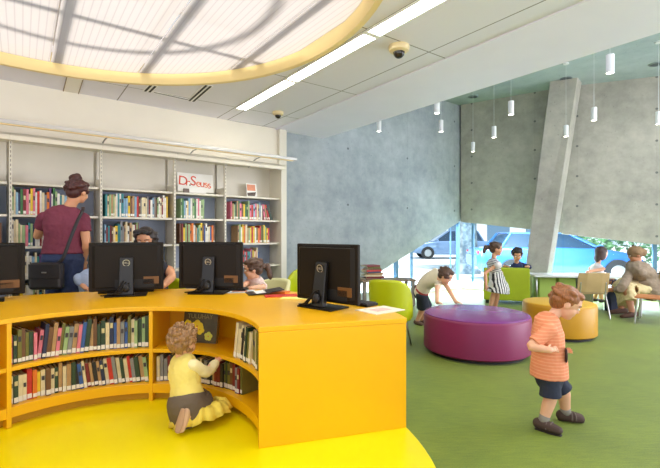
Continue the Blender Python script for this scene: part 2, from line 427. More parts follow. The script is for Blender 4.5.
# leaning concrete column
def quadcol(b, t):
    vs = b + t
    return MB().add(vs, [(3, 2, 1, 0), (4, 5, 6, 7), (0, 1, 5, 4), (1, 2, 6, 5), (2, 3, 7, 6), (3, 0, 4, 7)])
fb0, fb1 = W(521.3, 298, 7.72), W(543, 299, 7.52)
ft0, ft1 = W(550, 80, 7.72), W(578, 80, 7.52)
dv = Vector((.23, .27, 0)); fb0.z = fb1.z = 0; ft0.z = ft1.z = HIGH + .02
structure(quadcol([fb0, fb1, fb1 + dv, fb0 + dv], [ft0, ft1, ft1 + dv, ft0 + dv]).build('column', CONC4, bevel=.012))

# windows: sill, posts, panes (under the cut-out edges of the concrete)
FRAME = mat('blue_grey_window_post', (92, 128, 158), .4, .3)
SILL = mat('white_window_sill', (232, 238, 236), .5)
def glazing(name, origin, direction, L, posts, htop, off, sill=.15):
    d = Vector(direction).normalized(); r = empty(name, origin, None, None, math.atan2(d.y, d.x)); del_props(r); r['kind'] = 'structure'
    MB().box((L / 2, off, sill / 2), (L, .16, sill)).build('window_sill', SILL, r, bevel=.01)
    xs = [0] + [p for p, _ in posts] + [L]
    for a, b in zip(xs, xs[1:]):
        MB().add([(a, off, sill), (b, off, sill), (b, off, htop(b)), (a, off, htop(a))], [(0, 1, 2, 3)]).build('pane', GLASS, r)
    for p, wd in posts:
        MB().box((p, off, (sill + htop(p)) / 2), (wd, wd * 1.2, htop(p) - sill)).build('post', FRAME, r)
    return r
def del_props(r):
    for k in list(r.keys()): del r[k]
    return r
hl = lambda s: max(.2, (s - .84) / 3.68 * 1.44 + .06)
def along(origin, d, x):
    "distance along a wall line where it crosses pixel column x"
    d = Vector(d).normalized(); t = (x - 330) / FPX
    return (t * origin.y - origin.x) / (d.x - t * d.y)
oL = WL(.2, .16)
glazing('window_1', oL, U, 4.52, [(along(oL, U, 396), .06), (along(oL, U, 411.5), .035), (along(oL, U, 450.5), .02), (along(oL, U, 458), .05)], hl, 0)
oF = C0 + N * .1
glazing('window_2', C0, C1 - C0, L1, [(along(C0, C1 - C0, 471), .045)], lambda s: 1.5, .14)
glazing('window_3', C1, C2 - C1, L2, [(along(C1, C2 - C1, 657), .06), (3.2, .06)], lambda s: 1.24 - s * .1, .14)
# ------------------------------------------------------------------ street outside
ASPH = mat('pale_street', (214, 216, 216), .9, var=.06, scale=1.2, bump=.1, bscale=40)
structure(MB().prism([(-9, 6.6), (3, 9.7), (9, 7), (40, 7), (60, 70), (-40, 70)], -.25, -.13).build('pavement_outside', ASPH))
structure(MB().prism([(-40, 16.2), (60, 16.2), (60, 16.5), (-40, 16.5)], -.13, -.02).build('kerb_outside', mat('kerb_stone', (190, 196, 200), .8)))
def building():
    r = empty('street_building', (14, 46, -.13), 'pale building across the street, seen low through the windows', 'building')
    MB().box((0, 4, 5), (90, 8, 10)).build('facade', mat('pale_facade', (206, 214, 222), .8, var=.05, scale=.5), r)
    for i in range(-9, 10):
        o = MB().box((i * 4.2, -.05, 1.7), (2.4, .2, 2.3)).build('shop_window', mat('shop_glass', (96, 120, 140), .15), r)
building()
CARG = mat('car_glass', (36, 56, 76), .08, spec=.8)
def car(name, loc, rz, col, label, L=4.4, H=1.5):
    r = empty(name, loc, label, 'car', rz)
    P = mat('paint_' + name, col, .25, .1, coat=.6)
    hw = .88
    st = [(-L / 2, .42, .78, .70), (-L / 2 + .12, .3, .92, .82), (-L * .27, .24, .96, hw), (0, .22, .95, hw), (L * .2, .22, .93, hw), (L * .36, .26, .84, .84), (L / 2 - .1, .32, .7, .76), (L / 2, .4, .6, .62)]
    mb = MB(); vs = []; fs = []
    for x, z0, z1, h in st:
        vs += [(x, -h * .92, z0), (x, -h, (z0 + z1) / 2), (x, -h * .9, z1), (x, h * .9, z1), (x, h, (z0 + z1) / 2), (x, h * .92, z0)]
    for i in range(len(st) - 1):
        for k in range(6): fs.append((6 * i + k, 6 * i + (k + 1) % 6, 6 * i + 6 + (k + 1) % 6, 6 * i + 6 + k))
    fs += [list(range(6))[::-1], [6 * (len(st) - 1) + k for k in range(6)]]
    mb.add(vs, fs).build('body', P, r, bevel=.05, auto=35)
    cb = [(-L * .36, .72), (-L * .27, .70), (L * .04, .70), (L * .23, .72)]; rf = [(-L * .29, .58), (-L * .22, .6), (-L * .02, .6), (L * .05, .58)]
    mb = MB(); vs = [(x, -h, .92) for x, h in (cb[0], cb[3])] + [(x, h, .92) for x, h in (cb[3], cb[0])] + [(x, -h, H - .03) for x, h in (rf[0], rf[3])] + [(x, h, H - .03) for x, h in (rf[3], rf[0])]
    mb.add(vs, [(3, 2, 1, 0), (4, 5, 6, 7), (0, 1, 5, 4), (1, 2, 6, 5), (2, 3, 7, 6), (3, 0, 4, 7)]).build('window_glass', CARG, r, bevel=.02)
    MB().prism([(rf[0][0], -.6), (rf[3][0], -.6), (rf[3][0], .6), (rf[0][0], .6)], H - .05, H).build('roof', P, r, bevel=.03)
    for s in (-1, 1):
        for q in (0, 1, 2):
            xb, xt = ((cb[0][0], rf[0][0]), (-L * .08, -L * .1), (cb[3][0], rf[3][0]))[q]
            MB().cyl((xb, s * .725, .92), (xt, s * .6, H - .03), .035, n=8).build('pillar', P, r)
        for x in (-L * .3, L * .31):
            wv = MB().tube([(x, s * .70, .32), (x, s * .9, .32)], [.33, .33], n=24, cap=False, smooth=False).build('wheel', DARK, r, auto=30)
            MB().tube([(x, s * .88, .32), (x, s * .915, .32)], [.2, .18], n=20, cap=False, smooth=False).build('rim', CHROME, wv, auto=30)
        MB().ell((L / 2 - .1, s * .56, .66), (.1, .16, .07)).build('headlight', mat('headlight', (232, 238, 242), .1), r, smooth=True)
        MB().box((-L / 2 + .06, s * .6, .78), (.08, .16, .14)).build('tail_light', mat('tail_light', (150, 30, 30), .2), r, bevel=.02)
        MB().ell((L * .2, s * .95, .98), (.07, .1, .06)).build('wing_mirror', P, r, smooth=True)
    MB().box((L / 2 - .02, 0, .48), (.1, 1.0, .14)).build('grille', DARK, r, bevel=.02)
    return r
car('parked_car', (6.15, 11.9, -.13), R_(-5), (46, 98, 164), 'blue car parked outside the windows, passing behind the leaning column', 4.3, 1.36)
car('distant_car', (6.5, 23.0, -.13), R_(178), (104, 130, 164), 'pale blue-grey car far down the street beyond the left window')
def bark():
    m = mat('pale_bark', (196, 200, 196), .9, bump=.3, bscale=20)
    k = NT(m); v = k.obj(); k.l(k.mix(k.ramp(k.noise(v, 5, 5), .4, .6), rgb((80, 96, 108)), rgb((128, 142, 150))), k.b.inputs['Base Color']); return m
t = empty('street_tree', (4.55, 14.2, -.13), 'thick pale mottled tree trunk outside the window corner', 'tree')
MB().tube([(0, 0, 0), (.03, 0, .5), (0, .02, 2), (.1, 0, 6.2)], [.5, .36, .33, .27], n=18).build('trunk', bark(), t, smooth=True)
def foliage(n, rad, seed, size=.12):
    rnd = random.Random(seed); mb = MB()
    for i in range(n):
        d = Vector((rnd.gauss(0, 1), rnd.gauss(0, 1), rnd.gauss(0, 1))).normalized() * rnd.uniform(.55, 1)
        c = Vector((d.x * rad[0], d.y * rad[1], d.z * rad[2])); a = Vector((rnd.gauss(0, 1), rnd.gauss(0, 1), rnd.gauss(0, 1))).normalized(); b = a.orthogonal().normalized(); s = size * rnd.uniform(.6, 1.2)
        mb.add([c - a * s, c + b * s * .5, c + a * s, c - b * s * .5], [(0, 1, 2, 3)])
    return mb
LEAF = mat('leaf_green', (104, 150, 104), .6, var=.25, scale=3)
o = foliage(1500, (2.2, 2.0, 1.6), 3, .2); o.build('crown', LEAF, t).location = (0, 0, 7.2)
for i, (x, y, r, lab) in enumerate([(9.4, 16.6, (1.5, .7, .85), 'green leafy bush beyond the bonnet of the blue car'), (12.4, 17.4, (1.8, .8, 1.1), 'green leafy bush at the street edge beyond the window post')]):
    b = empty('bush', (x, y, -.13), lab, 'bush', group='bushes along the street')
    foliage(1100, r, 10 + i, .12).build('foliage', LEAF, b).location = (0, 0, r[2] * .95)
    MB().tube([(0, 0, 0), (0, 0, r[2])], [.06, .04]).build('stem', mat('brown_stem', (90, 74, 60), .8), b)

# ------------------------------------------------------------------ bookcases along the back wall
TS = [0, .84, 1.48, 2.26, 3.034, 3.81]
SHZ = [1.68, 1.37, 1.06, .76, .46, .15]
BH, BD = 2.13, .29
BAYLAB = ['cream steel bookcase at the concrete wall, end panel showing, small poster on top shelf', 'narrow cream steel bookcase with the red-lettered sign on its top shelf',
          'cream steel bookcase behind the seated woman with sunglasses', 'cream steel bookcase facing the standing woman in maroon', 'cream steel bookcase cut by the left edge of the photo']
BAYREF = ['bookcase beside the concrete wall', 'bookcase under the red-lettered sign', 'bookcase behind the seated woman', 'bookcase facing the standing woman', 'bookcase at the left edge']
SPOT = mat('upright_slots', (120, 116, 108), .6)
BAYS = []
def bay(i):
    a, b = TS[i], TS[i + 1]; wd = b - a
    org = RF - U * b                      # local x runs to the right, y into the wall
    r = empty('bookcase', org, BAYLAB[i], 'bookcase', TH, 'cream steel bookcases along the back wall')
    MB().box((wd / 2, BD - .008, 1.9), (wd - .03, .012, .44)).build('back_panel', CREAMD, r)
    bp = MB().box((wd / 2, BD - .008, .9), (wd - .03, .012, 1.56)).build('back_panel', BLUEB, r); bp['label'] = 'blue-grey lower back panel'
    for z in SHZ:
        MB().box((wd / 2, BD / 2, z - .012), (wd - .028, BD - .02, .024)).build('shelf', CREAM, r, bevel=.003)
    MB().box((.012, .02, BH / 2 - .03), (.024, .04, BH - .06)).build('upright', CREAM, r, bevel=.003)
    sl = MB()
    for k in range(46): sl.box((.012, -.0012, .12 + k * .043), (.006, .002, .022))
    sl.build('upright_slots', SPOT, r)
    MB().box((.006, BD / 2 + .02, .9), (.01, BD - .05, 1.74)).build('divider', CREAM, r)
    MB().box((wd / 2, BD / 2 - .06, BH - .015), (wd, BD + .12, .03)).build('canopy', CREAM, r, bevel=.004)
    MB().box((wd / 2, -.11, BH - .035), (wd, .02, .07)).build('canopy_lip', CREAM, r, bevel=.004)
    MB().box((wd / 2, .03, .06), (wd, .02, .12)).build('kick_plate', CREAM, r)
    if i == 0: MB().box((wd - .012, BD / 2 - .02, BH / 2), (.024, BD + .06, BH)).build('end_panel', CREAM, r, bevel=.003)
    BAYS.append(r); return r
for i in range(5): bay(i)
def bayx(i, px):
    "distance from a bay's left upright where its front plane crosses pixel column px"
    o = RF - U * TS[i + 1]; return along(o + N * .06, U, px)
COLS = {'white': (232, 228, 216), 'cream': (222, 206, 166), 'red': (196, 44, 36), 'dark red': (128, 34, 36), 'orange': (222, 116, 34), 'yellow': (232, 194, 40), 'pale green': (150, 178, 124), 'green': (58, 116, 62),
        'dark green': (40, 66, 46), 'teal': (52, 134, 140), 'pale blue': (136, 174, 200), 'blue': (48, 88, 156), 'navy': (34, 44, 78), 'purple': (108, 66, 122), 'pink': (222, 120, 140), 'brown': (112, 74, 46),
        'tan': (178, 140, 96), 'grey': (134, 134, 134), 'black': (36, 34, 36), 'olive': (112, 110, 48)}
PAGES = mat('book_pages', (230, 222, 198), .8)
SPLAB = mat('spine_label_white', (236, 232, 220), .6)
def bookmat(c): return mat('book_cover_' + c.replace(' ', '_'), COLS[c], .45, var=.12, scale=14)
def book_mesh(th, dp, ht, split):
    "a closed book: spine towards -y; width th along x; cover (0) and pages (1)"
    mb = MB(); c = .0022
    mb.box((0, dp / 2, ht / 2), (th, dp, ht)) if th < .006 else None
    if th >= .006:
        mb.box((-th / 2 + c / 2, dp / 2, ht / 2), (c, dp, ht)); mb.box((th / 2 - c / 2, dp / 2, ht / 2), (c, dp, ht)); mb.box((0, c / 2, ht / 2), (th - 2 * c, c, ht))
    pg = mb if not split else MB()
    if not split: mb.cur = 1
    pg.box((0, dp / 2, ht / 2), (th - 2 * c - .0004, dp - 2 * c - .004, ht - .007))
    return (mb, pg)
def book(name, parent_M, x, y, z, rz, th, dp, ht, lean, col, label, group, parts, rnd):
    mb, pg = book_mesh(th, dp, ht, parts)
    o = mb.build(name, [bookmat(col)] if parts else [bookmat(col), PAGES])
    o.matrix_world = parent_M @ Matrix.Translation((x, y, z)) @ Matrix.Rotation(rz, 4, 'Z') @ Matrix.Rotation(lean, 4, 'Y')
    tag(o, label, 'book', group)
    if parts:
        pg.build('page_block', PAGES, o)
    if parts or rnd.random() < .55:
        lb = MB().box((0, -.0009, .022), (th * .92, .0014, rnd.uniform(.02, .032))).build('spine_label', SPLAB, o)
        if rnd.random() < .35:
            MB().box((0, -.0009, ht * rnd.uniform(.6, .75)), (th * .7, .0014, ht * .16)).build('spine_title', mat('spine_title_pale', (214, 200, 150), .5) if col in ('black', 'dark green', 'brown', 'navy', 'dark red') else mat('spine_title_dark', (56, 50, 60), .5), o)
    return o
def size_word(th, ht, tall):
    return ('thick ' if th > .027 else 'thin ' if th < .015 else '') + ('tall ' if ht > tall else '')
def wall_row(i, row, x0, x1, palette, hts, ths, seed, lean_from=None, where=''):
    rnd = random.Random(seed); M = Matrix.Translation(RF - U * TS[i + 1]) @ Matrix.Rotation(TH, 4, 'Z')
    x = x0; z = SHZ[row] + .0006; items = []
    while True:
        th = rnd.uniform(*ths)
        if x + th > x1: break
        items.append((x + th / 2, th, rnd.uniform(*hts), rnd.choice(palette))); x += th + .0015
    n = len(items)
    for k, (cx, th, ht, col) in enumerate(items):
        ln = 0; dx = 0; lz = 0
        if lean_from is not None and k >= n - lean_from:
            ln = R_(-(k - (n - lean_from) + 1) * 4.2); dx = (k - (n - lean_from)) * .012; lz = abs(math.sin(ln)) * th / 2
        dp = rnd.uniform(.17, .21)
        lab = f"{size_word(th, ht, hts[0] + .75 * (hts[1] - hts[0]))}{col} book, {ordinal(k + 1)} from left, {['top', 'second', 'third', 'lowest'][row - 1]} book row, {BAYREF[i]}"
        book('picture_book', M, cx + dx, .025 + rnd.uniform(0, .012), z + lz, 0, th, dp, ht, ln, col, lab, f"books, {['top', 'second', 'third', 'lowest'][row - 1]} row, {BAYREF[i]}", False, rnd)
BR = ['white', 'white', 'white', 'cream', 'cream', 'pale blue', 'pale green', 'cream', 'red', 'orange', 'yellow', 'pale green', 'green', 'teal', 'pale blue', 'blue', 'pink', 'tan', 'grey', 'dark red', 'cream', 'purple', 'navy']
PALE = ['white', 'white', 'white', 'cream', 'cream', 'cream', 'pale blue', 'pale green', 'tan', 'red', 'teal', 'brown', 'grey', 'dark red', 'yellow']
T = (.011, .024)
wall_row(3, 1, bayx(3, 9), bayx(3, 69), BR, (.2, .275), T, 11)
wall_row(2, 1, bayx(2, 105), bayx(2, 167), PALE, (.2, .265), T, 12)
wall_row(1, 1, bayx(1, 180), bayx(1, 204), ['yellow', 'pale blue', 'pale green', 'green', 'white', 'pink', 'white', 'cream'], (.2, .255), (.012, .024), 13)
wall_row(0, 1, bayx(0, 230), bayx(0, 269), ['yellow', 'pale blue', 'white', 'cream', 'tan', 'green', 'dark green', 'pale green', 'brown', 'red', 'pink'], (.19, .25), (.014, .03), 14, 5)
wall_row(4, 1, .62, .70, PALE, (.2, .25), T, 21)
wall_row(3, 2, bayx(3, 8.5), bayx(3, 50), BR, (.19, .26), T, 15)
wall_row(2, 2, bayx(2, 104), bayx(2, 140), PALE, (.19, .26), T, 16)
wall_row(1, 2, bayx(1, 179), bayx(1, 214), ['yellow', 'tan', 'orange', 'white', 'cream', 'brown', 'pale green', 'teal', 'dark red', 'blue'], (.19, .26), (.014, .026), 17)
wall_row(0, 2, bayx(0, 237), bayx(0, 270), ['yellow', 'yellow', 'orange', 'cream', 'white', 'tan', 'red', 'pale green', 'yellow', 'olive'], (.19, .25), (.016, .03), 18)
wall_row(4, 2, .60, .735, PALE, (.2, .25), T, 22)
wall_row(3, 3, bayx(3, 14), bayx(3, 54), BR, (.19, .25), T, 19)
wall_row(0, 3, bayx(0, 233), bayx(0, 259), ['blue', 'red', 'yellow', 'teal', 'pink', 'navy', 'cream', 'orange', 'green'], (.17, .235), T, 20)
wall_row(3, 4, bayx(3, 20), bayx(3, 48), PALE, (.19, .25), T, 23)
# display cards on the top shelves
Mb = lambda i: Matrix.Translation(RF - U * TS[i + 1]) @ Matrix.Rotation(TH, 4, 'Z')
PAPER = mat('white_card', (240, 238, 232), .6)
def sign():
    x0, x1 = bayx(1, 180.5), bayx(1, 216.5); wd = x1 - x0
    r = empty('lettered_sign', Mb(1) @ Vector(((x0 + x1) / 2, .15, SHZ[0] + .001)), 'white card sign with wobbly red and orange lettering on the top shelf', 'sign', TH)
    tilt = Matrix.Rotation(R_(-8), 4, 'X')
    MB().box((0, 0, .145), (wd, .006, .235), tilt).build('card', PAPER, r)
    MB().box((.0, -.05, .034), (wd * .46, .004, .066), Matrix.Rotation(R_(-12), 4, 'X')).build('small_card', PAPER, r)
    MB().box((-.13, -.02, .036), (.07, .03, .045)).build('clip_base', mat('grey_clip', (120, 104, 96), .5), r)
    cols = [(214, 62, 36), (220, 84, 40), (60, 60, 60), (208, 60, 34), (226, 104, 50), (214, 76, 40), (232, 120, 56), (222, 96, 60)]
    rnd = random.Random(4)
    for k, (ch, cx, sz, dz) in enumerate([('D', -.148, .125, 0), ('r', -.093, .11, -.012), ('.', -.068, .11, -.01), ('S', -.03, .135, .006), ('e', .03, .105, -.016), ('u', .078, .105, -.018), ('s', .122, .105, -.022), ('s', .16, .105, -.03)]):
        M = tilt @ Matrix.Translation((cx * wd / .42, -.0046, .155 + dz)) @ frame((0, 0, 0), (1, 0, 0), (0, 0, 1)) @ Matrix.Rotation(R_(rnd.uniform(-12, 12)), 4, 'Z')
        text_part('letter', ch, sz * 1.3, mat('letter_ink_%d' % k, cols[k], .6), r, M, .0012)
sign()
def poster():
    x = bayx(0, 255); r = empty('display_poster', Mb(0) @ Vector((x, .14, SHZ[0] + .001)), 'small poster with salmon panel and dark picture on top shelf near the concrete wall', 'poster', TH)
    t = Matrix.Rotation(R_(-9), 4, 'X')
    MB().box((0, 0, .098), (.155, .006, .19), t).build('card', PAPER, r)
    MB().box((-.006, -.0038, .135), (.125, .0014, .085), t).build('salmon_panel', mat('salmon_print', (226, 150, 116), .6, var=.1, scale=30), r)
    MB().prism([(-.065, .018), (.04, .018), (.062, .075), (-.02, .066), (-.07, .058)], -.0055, -.0032, t @ Matrix(((1, 0, 0, 0), (0, 0, 1, 0), (0, 1, 0, 0), (0, 0, 0, 1)))).build('dark_picture', mat('dark_print', (96, 84, 74), .6, var=.4, scale=26), r)
poster()
# the linear lamp in front of the bookcases' top
def bookcase_lamp():
    a = W(296, 160.5, 5.8); k = a + U * -5.2; z = a.z
    r = empty('bookcase_lamp', (a.x, a.y, z), 'long slim white linear lamp on brackets above the bookcases', 'lamp', TH)
    MB().box((-2.7, 0, .012), (5.4, .06, .04)).build('housing', mat('grey_lamp_housing', (196, 194, 192), .35, .3), r, bevel=.006)
    MB().box((-2.7, 0, -.008), (5.3, .04, .012)).build('diffuser', mat('warm_lamp_diffuser', (255, 228, 170), .4, emit=.03), r)
    for x in (-.5, -1.35, -2.3, -3.3, -4.3):
        MB().tube([(x, .01, .01), (x - .02, .2, -.02), (x - .02, .38, -.10)], [.008, .008, .008], n=8).build('bracket', CHROME, r)
bookcase_lamp()

# ------------------------------------------------------------------ the curved desk
AI = lambda a: float(np.interp(a, [14, 40, 70, 150, 215], [.84, .85, .885, .87, .87]))
AO = lambda a: float(np.interp(a, [14, 40, 60, 90, 120, 140, 215], [1.725, 1.84, 1.89, 1.87, 1.93, 2.0, 2.02]))
inn = lambda d: (lambda a: AI(a) + d)
DT = .669
A0, A1 = 16, 212
desk = empty('curved_desk', O, 'yellow curved counter desk with open bookshelves on its inner side', 'desk')
MB().sector(AI, AO, A0, A1, DT - .03, DT, 110).build('desktop', YEL, desk, bevel=.003, auto=40)
MB().sector(inn(.008), inn(.40), A0 + .5, A1, .345, .371, 100).build('shelf', YEL, desk, bevel=.002, auto=40)
MB().sector(inn(.008), inn(.40), A0 + .5, A1, .062, .126, 100).build('bottom_shelf', YEL, desk, bevel=.002, auto=40)
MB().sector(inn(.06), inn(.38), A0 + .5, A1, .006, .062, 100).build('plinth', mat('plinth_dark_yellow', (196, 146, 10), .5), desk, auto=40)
MB().sector(inn(.40), inn(.425), A0 + .5, A1, .006, DT - .03, 100).build('back_panel', YEL, desk, auto=40)
def radial(a, r0, r1, z0, z1, th):
    M = Matrix.Rotation(R_(a), 4, 'Z'); return MB().box(((r0 + r1) / 2, 0, (z0 + z1) / 2), (r1 - r0, th, z1 - z0), M)
radial(A0 + .7, AI(A0) + .001, AO(A0) - .002, .0055, DT - .03, .034).build('end_panel', YEL, desk, bevel=.003)
radial(A1 - .7, AI(A1) + .001, AO(A1) - .002, .006, DT - .03, .034).build('end_panel', YEL, desk, bevel=.003)
for a in (93.8, 147.6, 200):
    radial(a, AI(a) + .004, AI(a) + .40, .006, DT - .03, .026).build('divider', YEL, desk, bevel=.002)
    radial(a, AO(a) - .45, AO(a) - .12, .006, DT - .03, .03).build('support_leg', YEL, desk, bevel=.002)
# books in the desk: spines face the centre
def desk_row(a_from, a_to, z, palette, hts, ths, seed, ref, leans=(), r_in=.055):
    "angles decrease from left to right as seen from the middle"
    rnd = random.Random(seed); a = a_from; k = 0; items = []
    while True:
        th = rnd.uniform(*ths); rr = AI(a) + r_in; da = math.degrees(th / rr) + .12
        if a - da < a_to: break
        items.append((a - da / 2, th, rnd.uniform(*hts), rnd.choice(palette))); a -= da
    for k, (a, th, ht, col) in enumerate(items):
        ln = 0
        for lo, hi, deg in leans:
            if lo <= k / len(items) < hi: ln = R_(deg)
        rr = AI(a) + r_in + rnd.uniform(-.006, .012)
        p = O + Vector((math.cos(R_(a)) * rr, math.sin(R_(a)) * rr, z + .0008 + abs(math.sin(ln)) * th / 2))
        lab = f"{size_word(th, ht, hts[0] + .75 * (hts[1] - hts[0]))}{col} book, {ordinal(k + 1)} from left {ref}"
        book('library_book', Matrix.Translation(p), 0, 0, 0, R_(a - 90), th, rnd.uniform(.13, .16), ht, ln, col, lab, 'books ' + ref, True, rnd)
DKP = ['dark green', 'black', 'brown', 'dark green', 'olive', 'tan', 'navy', 'grey', 'tan', 'cream', 'blue', 'red', 'pink', 'pale green', 'olive', 'dark red', 'cream', 'tan', 'dark green', 'pale green', 'grey', 'brown']
desk_row(146.3, 95.0, .371, DKP, (.175, .225), (.017, .027), 31, 'in upper desk shelf, left of crouching girl', ((.18, .55, 6),))
desk_row(146.3, 95.6, .126, DKP + ['cream', 'yellow', 'olive', 'orange'], (.165, .198), (.017, .027), 32, 'in lower desk shelf, left of crouching girl', ((.45, .99, -7),))
desk_row(92.4, 46, .126, ['dark green', 'black', 'brown', 'tan', 'cream', 'olive', 'brown', 'dark red', 'grey'], (.15, .195), (.016, .026), 33, 'in lower desk shelf behind crouching girl')
desk_row(50.5, 18.6, .371, ['olive', 'black', 'cream', 'dark green', 'cream', 'tan', 'cream', 'olive', 'brown'], (.195, .235), (.02, .03), 36, 'in upper desk shelf beside end panel', ((0, .45, 8),), .03)
def display_book():
    a = 78; rr = AI(a) + .2; p = O + Vector((math.cos(R_(a)) * rr, math.sin(R_(a)) * rr, .3725))
    r = empty('display_book', p, 'dark hardcover with yellow flower picture standing face-out in the desk shelf', 'book', R_(a - 90) + R_(-3))
    t = Matrix.Rotation(R_(-9), 4, 'X'); wd, ht = .285, .23
    MB().box((0, 0, ht / 2), (wd, .004, ht), t).build('cover', mat('dark_olive_cover', (78, 72, 40), .35, var=.35, scale=14), r)
    MB().box((0, .012, ht / 2), (wd - .01, .019, ht - .01), t).build('page_block', PAGES, r)
    MB().box((wd / 2 - .002, .012, ht / 2), (.004, .028, ht), t).build('spine', mat('olive_gold_spine', (150, 124, 50), .4), r)
    def flower(cx, cz, s, col, rot, n=5):
        mb = MB()
        for k in range(n):
            q = rot + 2 * math.pi * k / n
            mb.ell((cx + math.cos(q) * s * .55, -.0032, cz + math.sin(q) * s * .55), (s * .55, .0016, s * .5), 14, 8)
        f = MB(); f.v = [t @ v for v in mb.v]; f.f = mb.f; f.mi = mb.mi
        o = f.build('flower', col, r, smooth=True)
        c = MB().ell((cx, -.0045, cz), (s * .16, .0015, s * .16)); c2 = MB(); c2.v = [t @ v for v in c.v]; c2.f = c.f; c2.mi = c.mi
        c2.build('flower_centre', mat('flower_centre_orange', (206, 130, 20), .5), o)
    yl, pl = mat('flower_yellow', (234, 208, 28), .5), mat('flower_pale_green', (206, 212, 76), .5)
    flower(-.025, .118, .046, yl, .3); flower(.0, .095, .036, yl, 1.0); flower(-.105, .135, .028, yl, .6); flower(.075, .05, .032, pl, .2)
    text_part('title', 'TULUHAY', .047, mat('title_pale_gold', (150, 144, 92), .5), r, t @ Matrix.Translation((-.005, -.0030, .190)) @ frame((0, 0, 0), (1, 0, 0), (0, 0, 1)), .0008)
display_book()

# ------------------------------------------------------------------ computers on the desk
SILV = mat('silver_logo', (196, 198, 196), .3, .8)
def monitor(loc, rz, label):
    r = empty('desktop_computer', (loc[0], loc[1], DT + .0005), label, 'computer', rz, 'black all-in-one computers on the yellow desk')
    Wd, Hh, z0 = .57, .405, .036
    MB().box((0, .012, z0 + Hh / 2), (Wd, .03, Hh)).build('screen_housing', BLACK, r, bevel=.008)
    MB().box((0, .0275, z0 + Hh / 2 + .02), (Wd - .03, .002, Hh - .07)).build('screen', mat('dark_screen', (20, 24, 30), .1), r)
    MB().prism([(-Wd / 2 + .02, 0), (Wd / 2 - .02, 0), (Wd / 2 - .05, -.022), (-Wd / 2 + .05, -.022)], z0 + .03, z0 + Hh - .025).build('back_cover', BLACK, r, bevel=.006)
    MB().box((0, -.005, z0 + Hh - .013), (Wd * .78, .005, .009)).build('vent_slot', mat('black_slot', (8, 8, 8), .6), r)
    lb = MB().box((Wd * .33, -.0225, z0 + .085), (.12, .003, .062)).build('port_panel', mat('brown_port_label', (112, 74, 30), .45, .1), r); lb['label'] = 'brown label panel'
    pn = MB().box((.06, -.0225, z0 + .06), (.3, .003, .07)).build('port_row', mat('black_slot', (8, 8, 8), .6), r)
    MB().add([(-.055, -.055, .012), (.055, -.055, .012), (.055, -.095, .012), (-.055, -.095, .012), (-.05, -.022, .315), (.05, -.022, .315), (.05, -.05, .315), (-.05, -.05, .315)],
             [(3, 2, 1, 0), (4, 5, 6, 7), (0, 1, 5, 4), (1, 2, 6, 5), (2, 3, 7, 6), (3, 0, 4, 7)]).build('stand', mat('black_stand', (24, 22, 20), .3), r, bevel=.005)
    MB().box((0, -.03, .006), (.31, .2, .012)).build('base_plate', BLACK, r, bevel=.004)
    M = frame((0, -.0605, .272), (1, 0, 0), (0, -.15, 1))
    lg = MB()
    n = 28
    vs = [(rr * math.cos(2 * math.pi * i / n), rr * math.sin(2 * math.pi * i / n), zz) for i in range(n) for rr, zz in ((.028, 0), (.028, .003), (.0235, .003), (.0235, 0))]
    lg.add(vs, [(4 * i + k, 4 * ((i + 1) % n) + k, 4 * ((i + 1) % n) + (k + 1) % 4, 4 * i + (k + 1) % 4) for i in range(n) for k in range(4)], M)
    ring = lg.build('logo', SILV, r)
    text_part('logo_lettering', 'DELL', .021, SILV, ring, M @ Matrix.Translation((0, 0, .002)), .001)
    rnd = random.Random(int(abs(loc[0] * 100)))
    for k in range(4):
        x = rnd.uniform(-.03, .04)
        MB().tube([(x, -.03, .11), (x - .02, -.1, .09 + .01 * k), (x - .07, -.125, .035), (x - .11 - .02 * k, -.11, .016), (x - .06, -.075, .017)], [.005] * 5, n=8).build('cable', BLACK, r, smooth=True)
    MB().ell((.0, -.1, .07), (.03, .022, .035)).build('cable_bundle', DARK, r, smooth=True)
    return r
monitor((-2.66, 3.22), R_(37), 'black desktop computer cut off by the left edge, back towards the viewer')
monitor((-1.70, 3.56), R_(20), 'black desktop computer in front of the seated woman with sunglasses')
monitor((-1.04, 3.70), R_(-4), 'black desktop computer in front of the little girl with ponytail')
monitor((-.03, 2.98), R_(-41), 'black desktop computer nearest the end of the desk, turned sideways')
def keyboard(x, y, rz, label):
    r = empty('keyboard', (x, y, DT + .0005), label, 'keyboard', rz, 'keyboards on the yellow desk')
    MB().box((0, 0, .009), (.44, .13, .018)).build('case', BLACK, r, bevel=.004)
    k = MB()
    for i in range(15):
        for j in range(5): k.box((-.2 + i * .0285, -.046 + j * .023, .021), (.023, .018, .006))
    k.build('keys', mat('dark_grey_keys', (52, 48, 50), .5), r)
keyboard(-.97, 3.86, R_(-4), 'black keyboard behind the computer of the little girl')
keyboard(.14, 3.15, R_(-43), 'black keyboard behind the computer nearest the desk end')
keyboard(-1.79, 3.75, R_(20), 'black keyboard behind the computer of the seated woman')
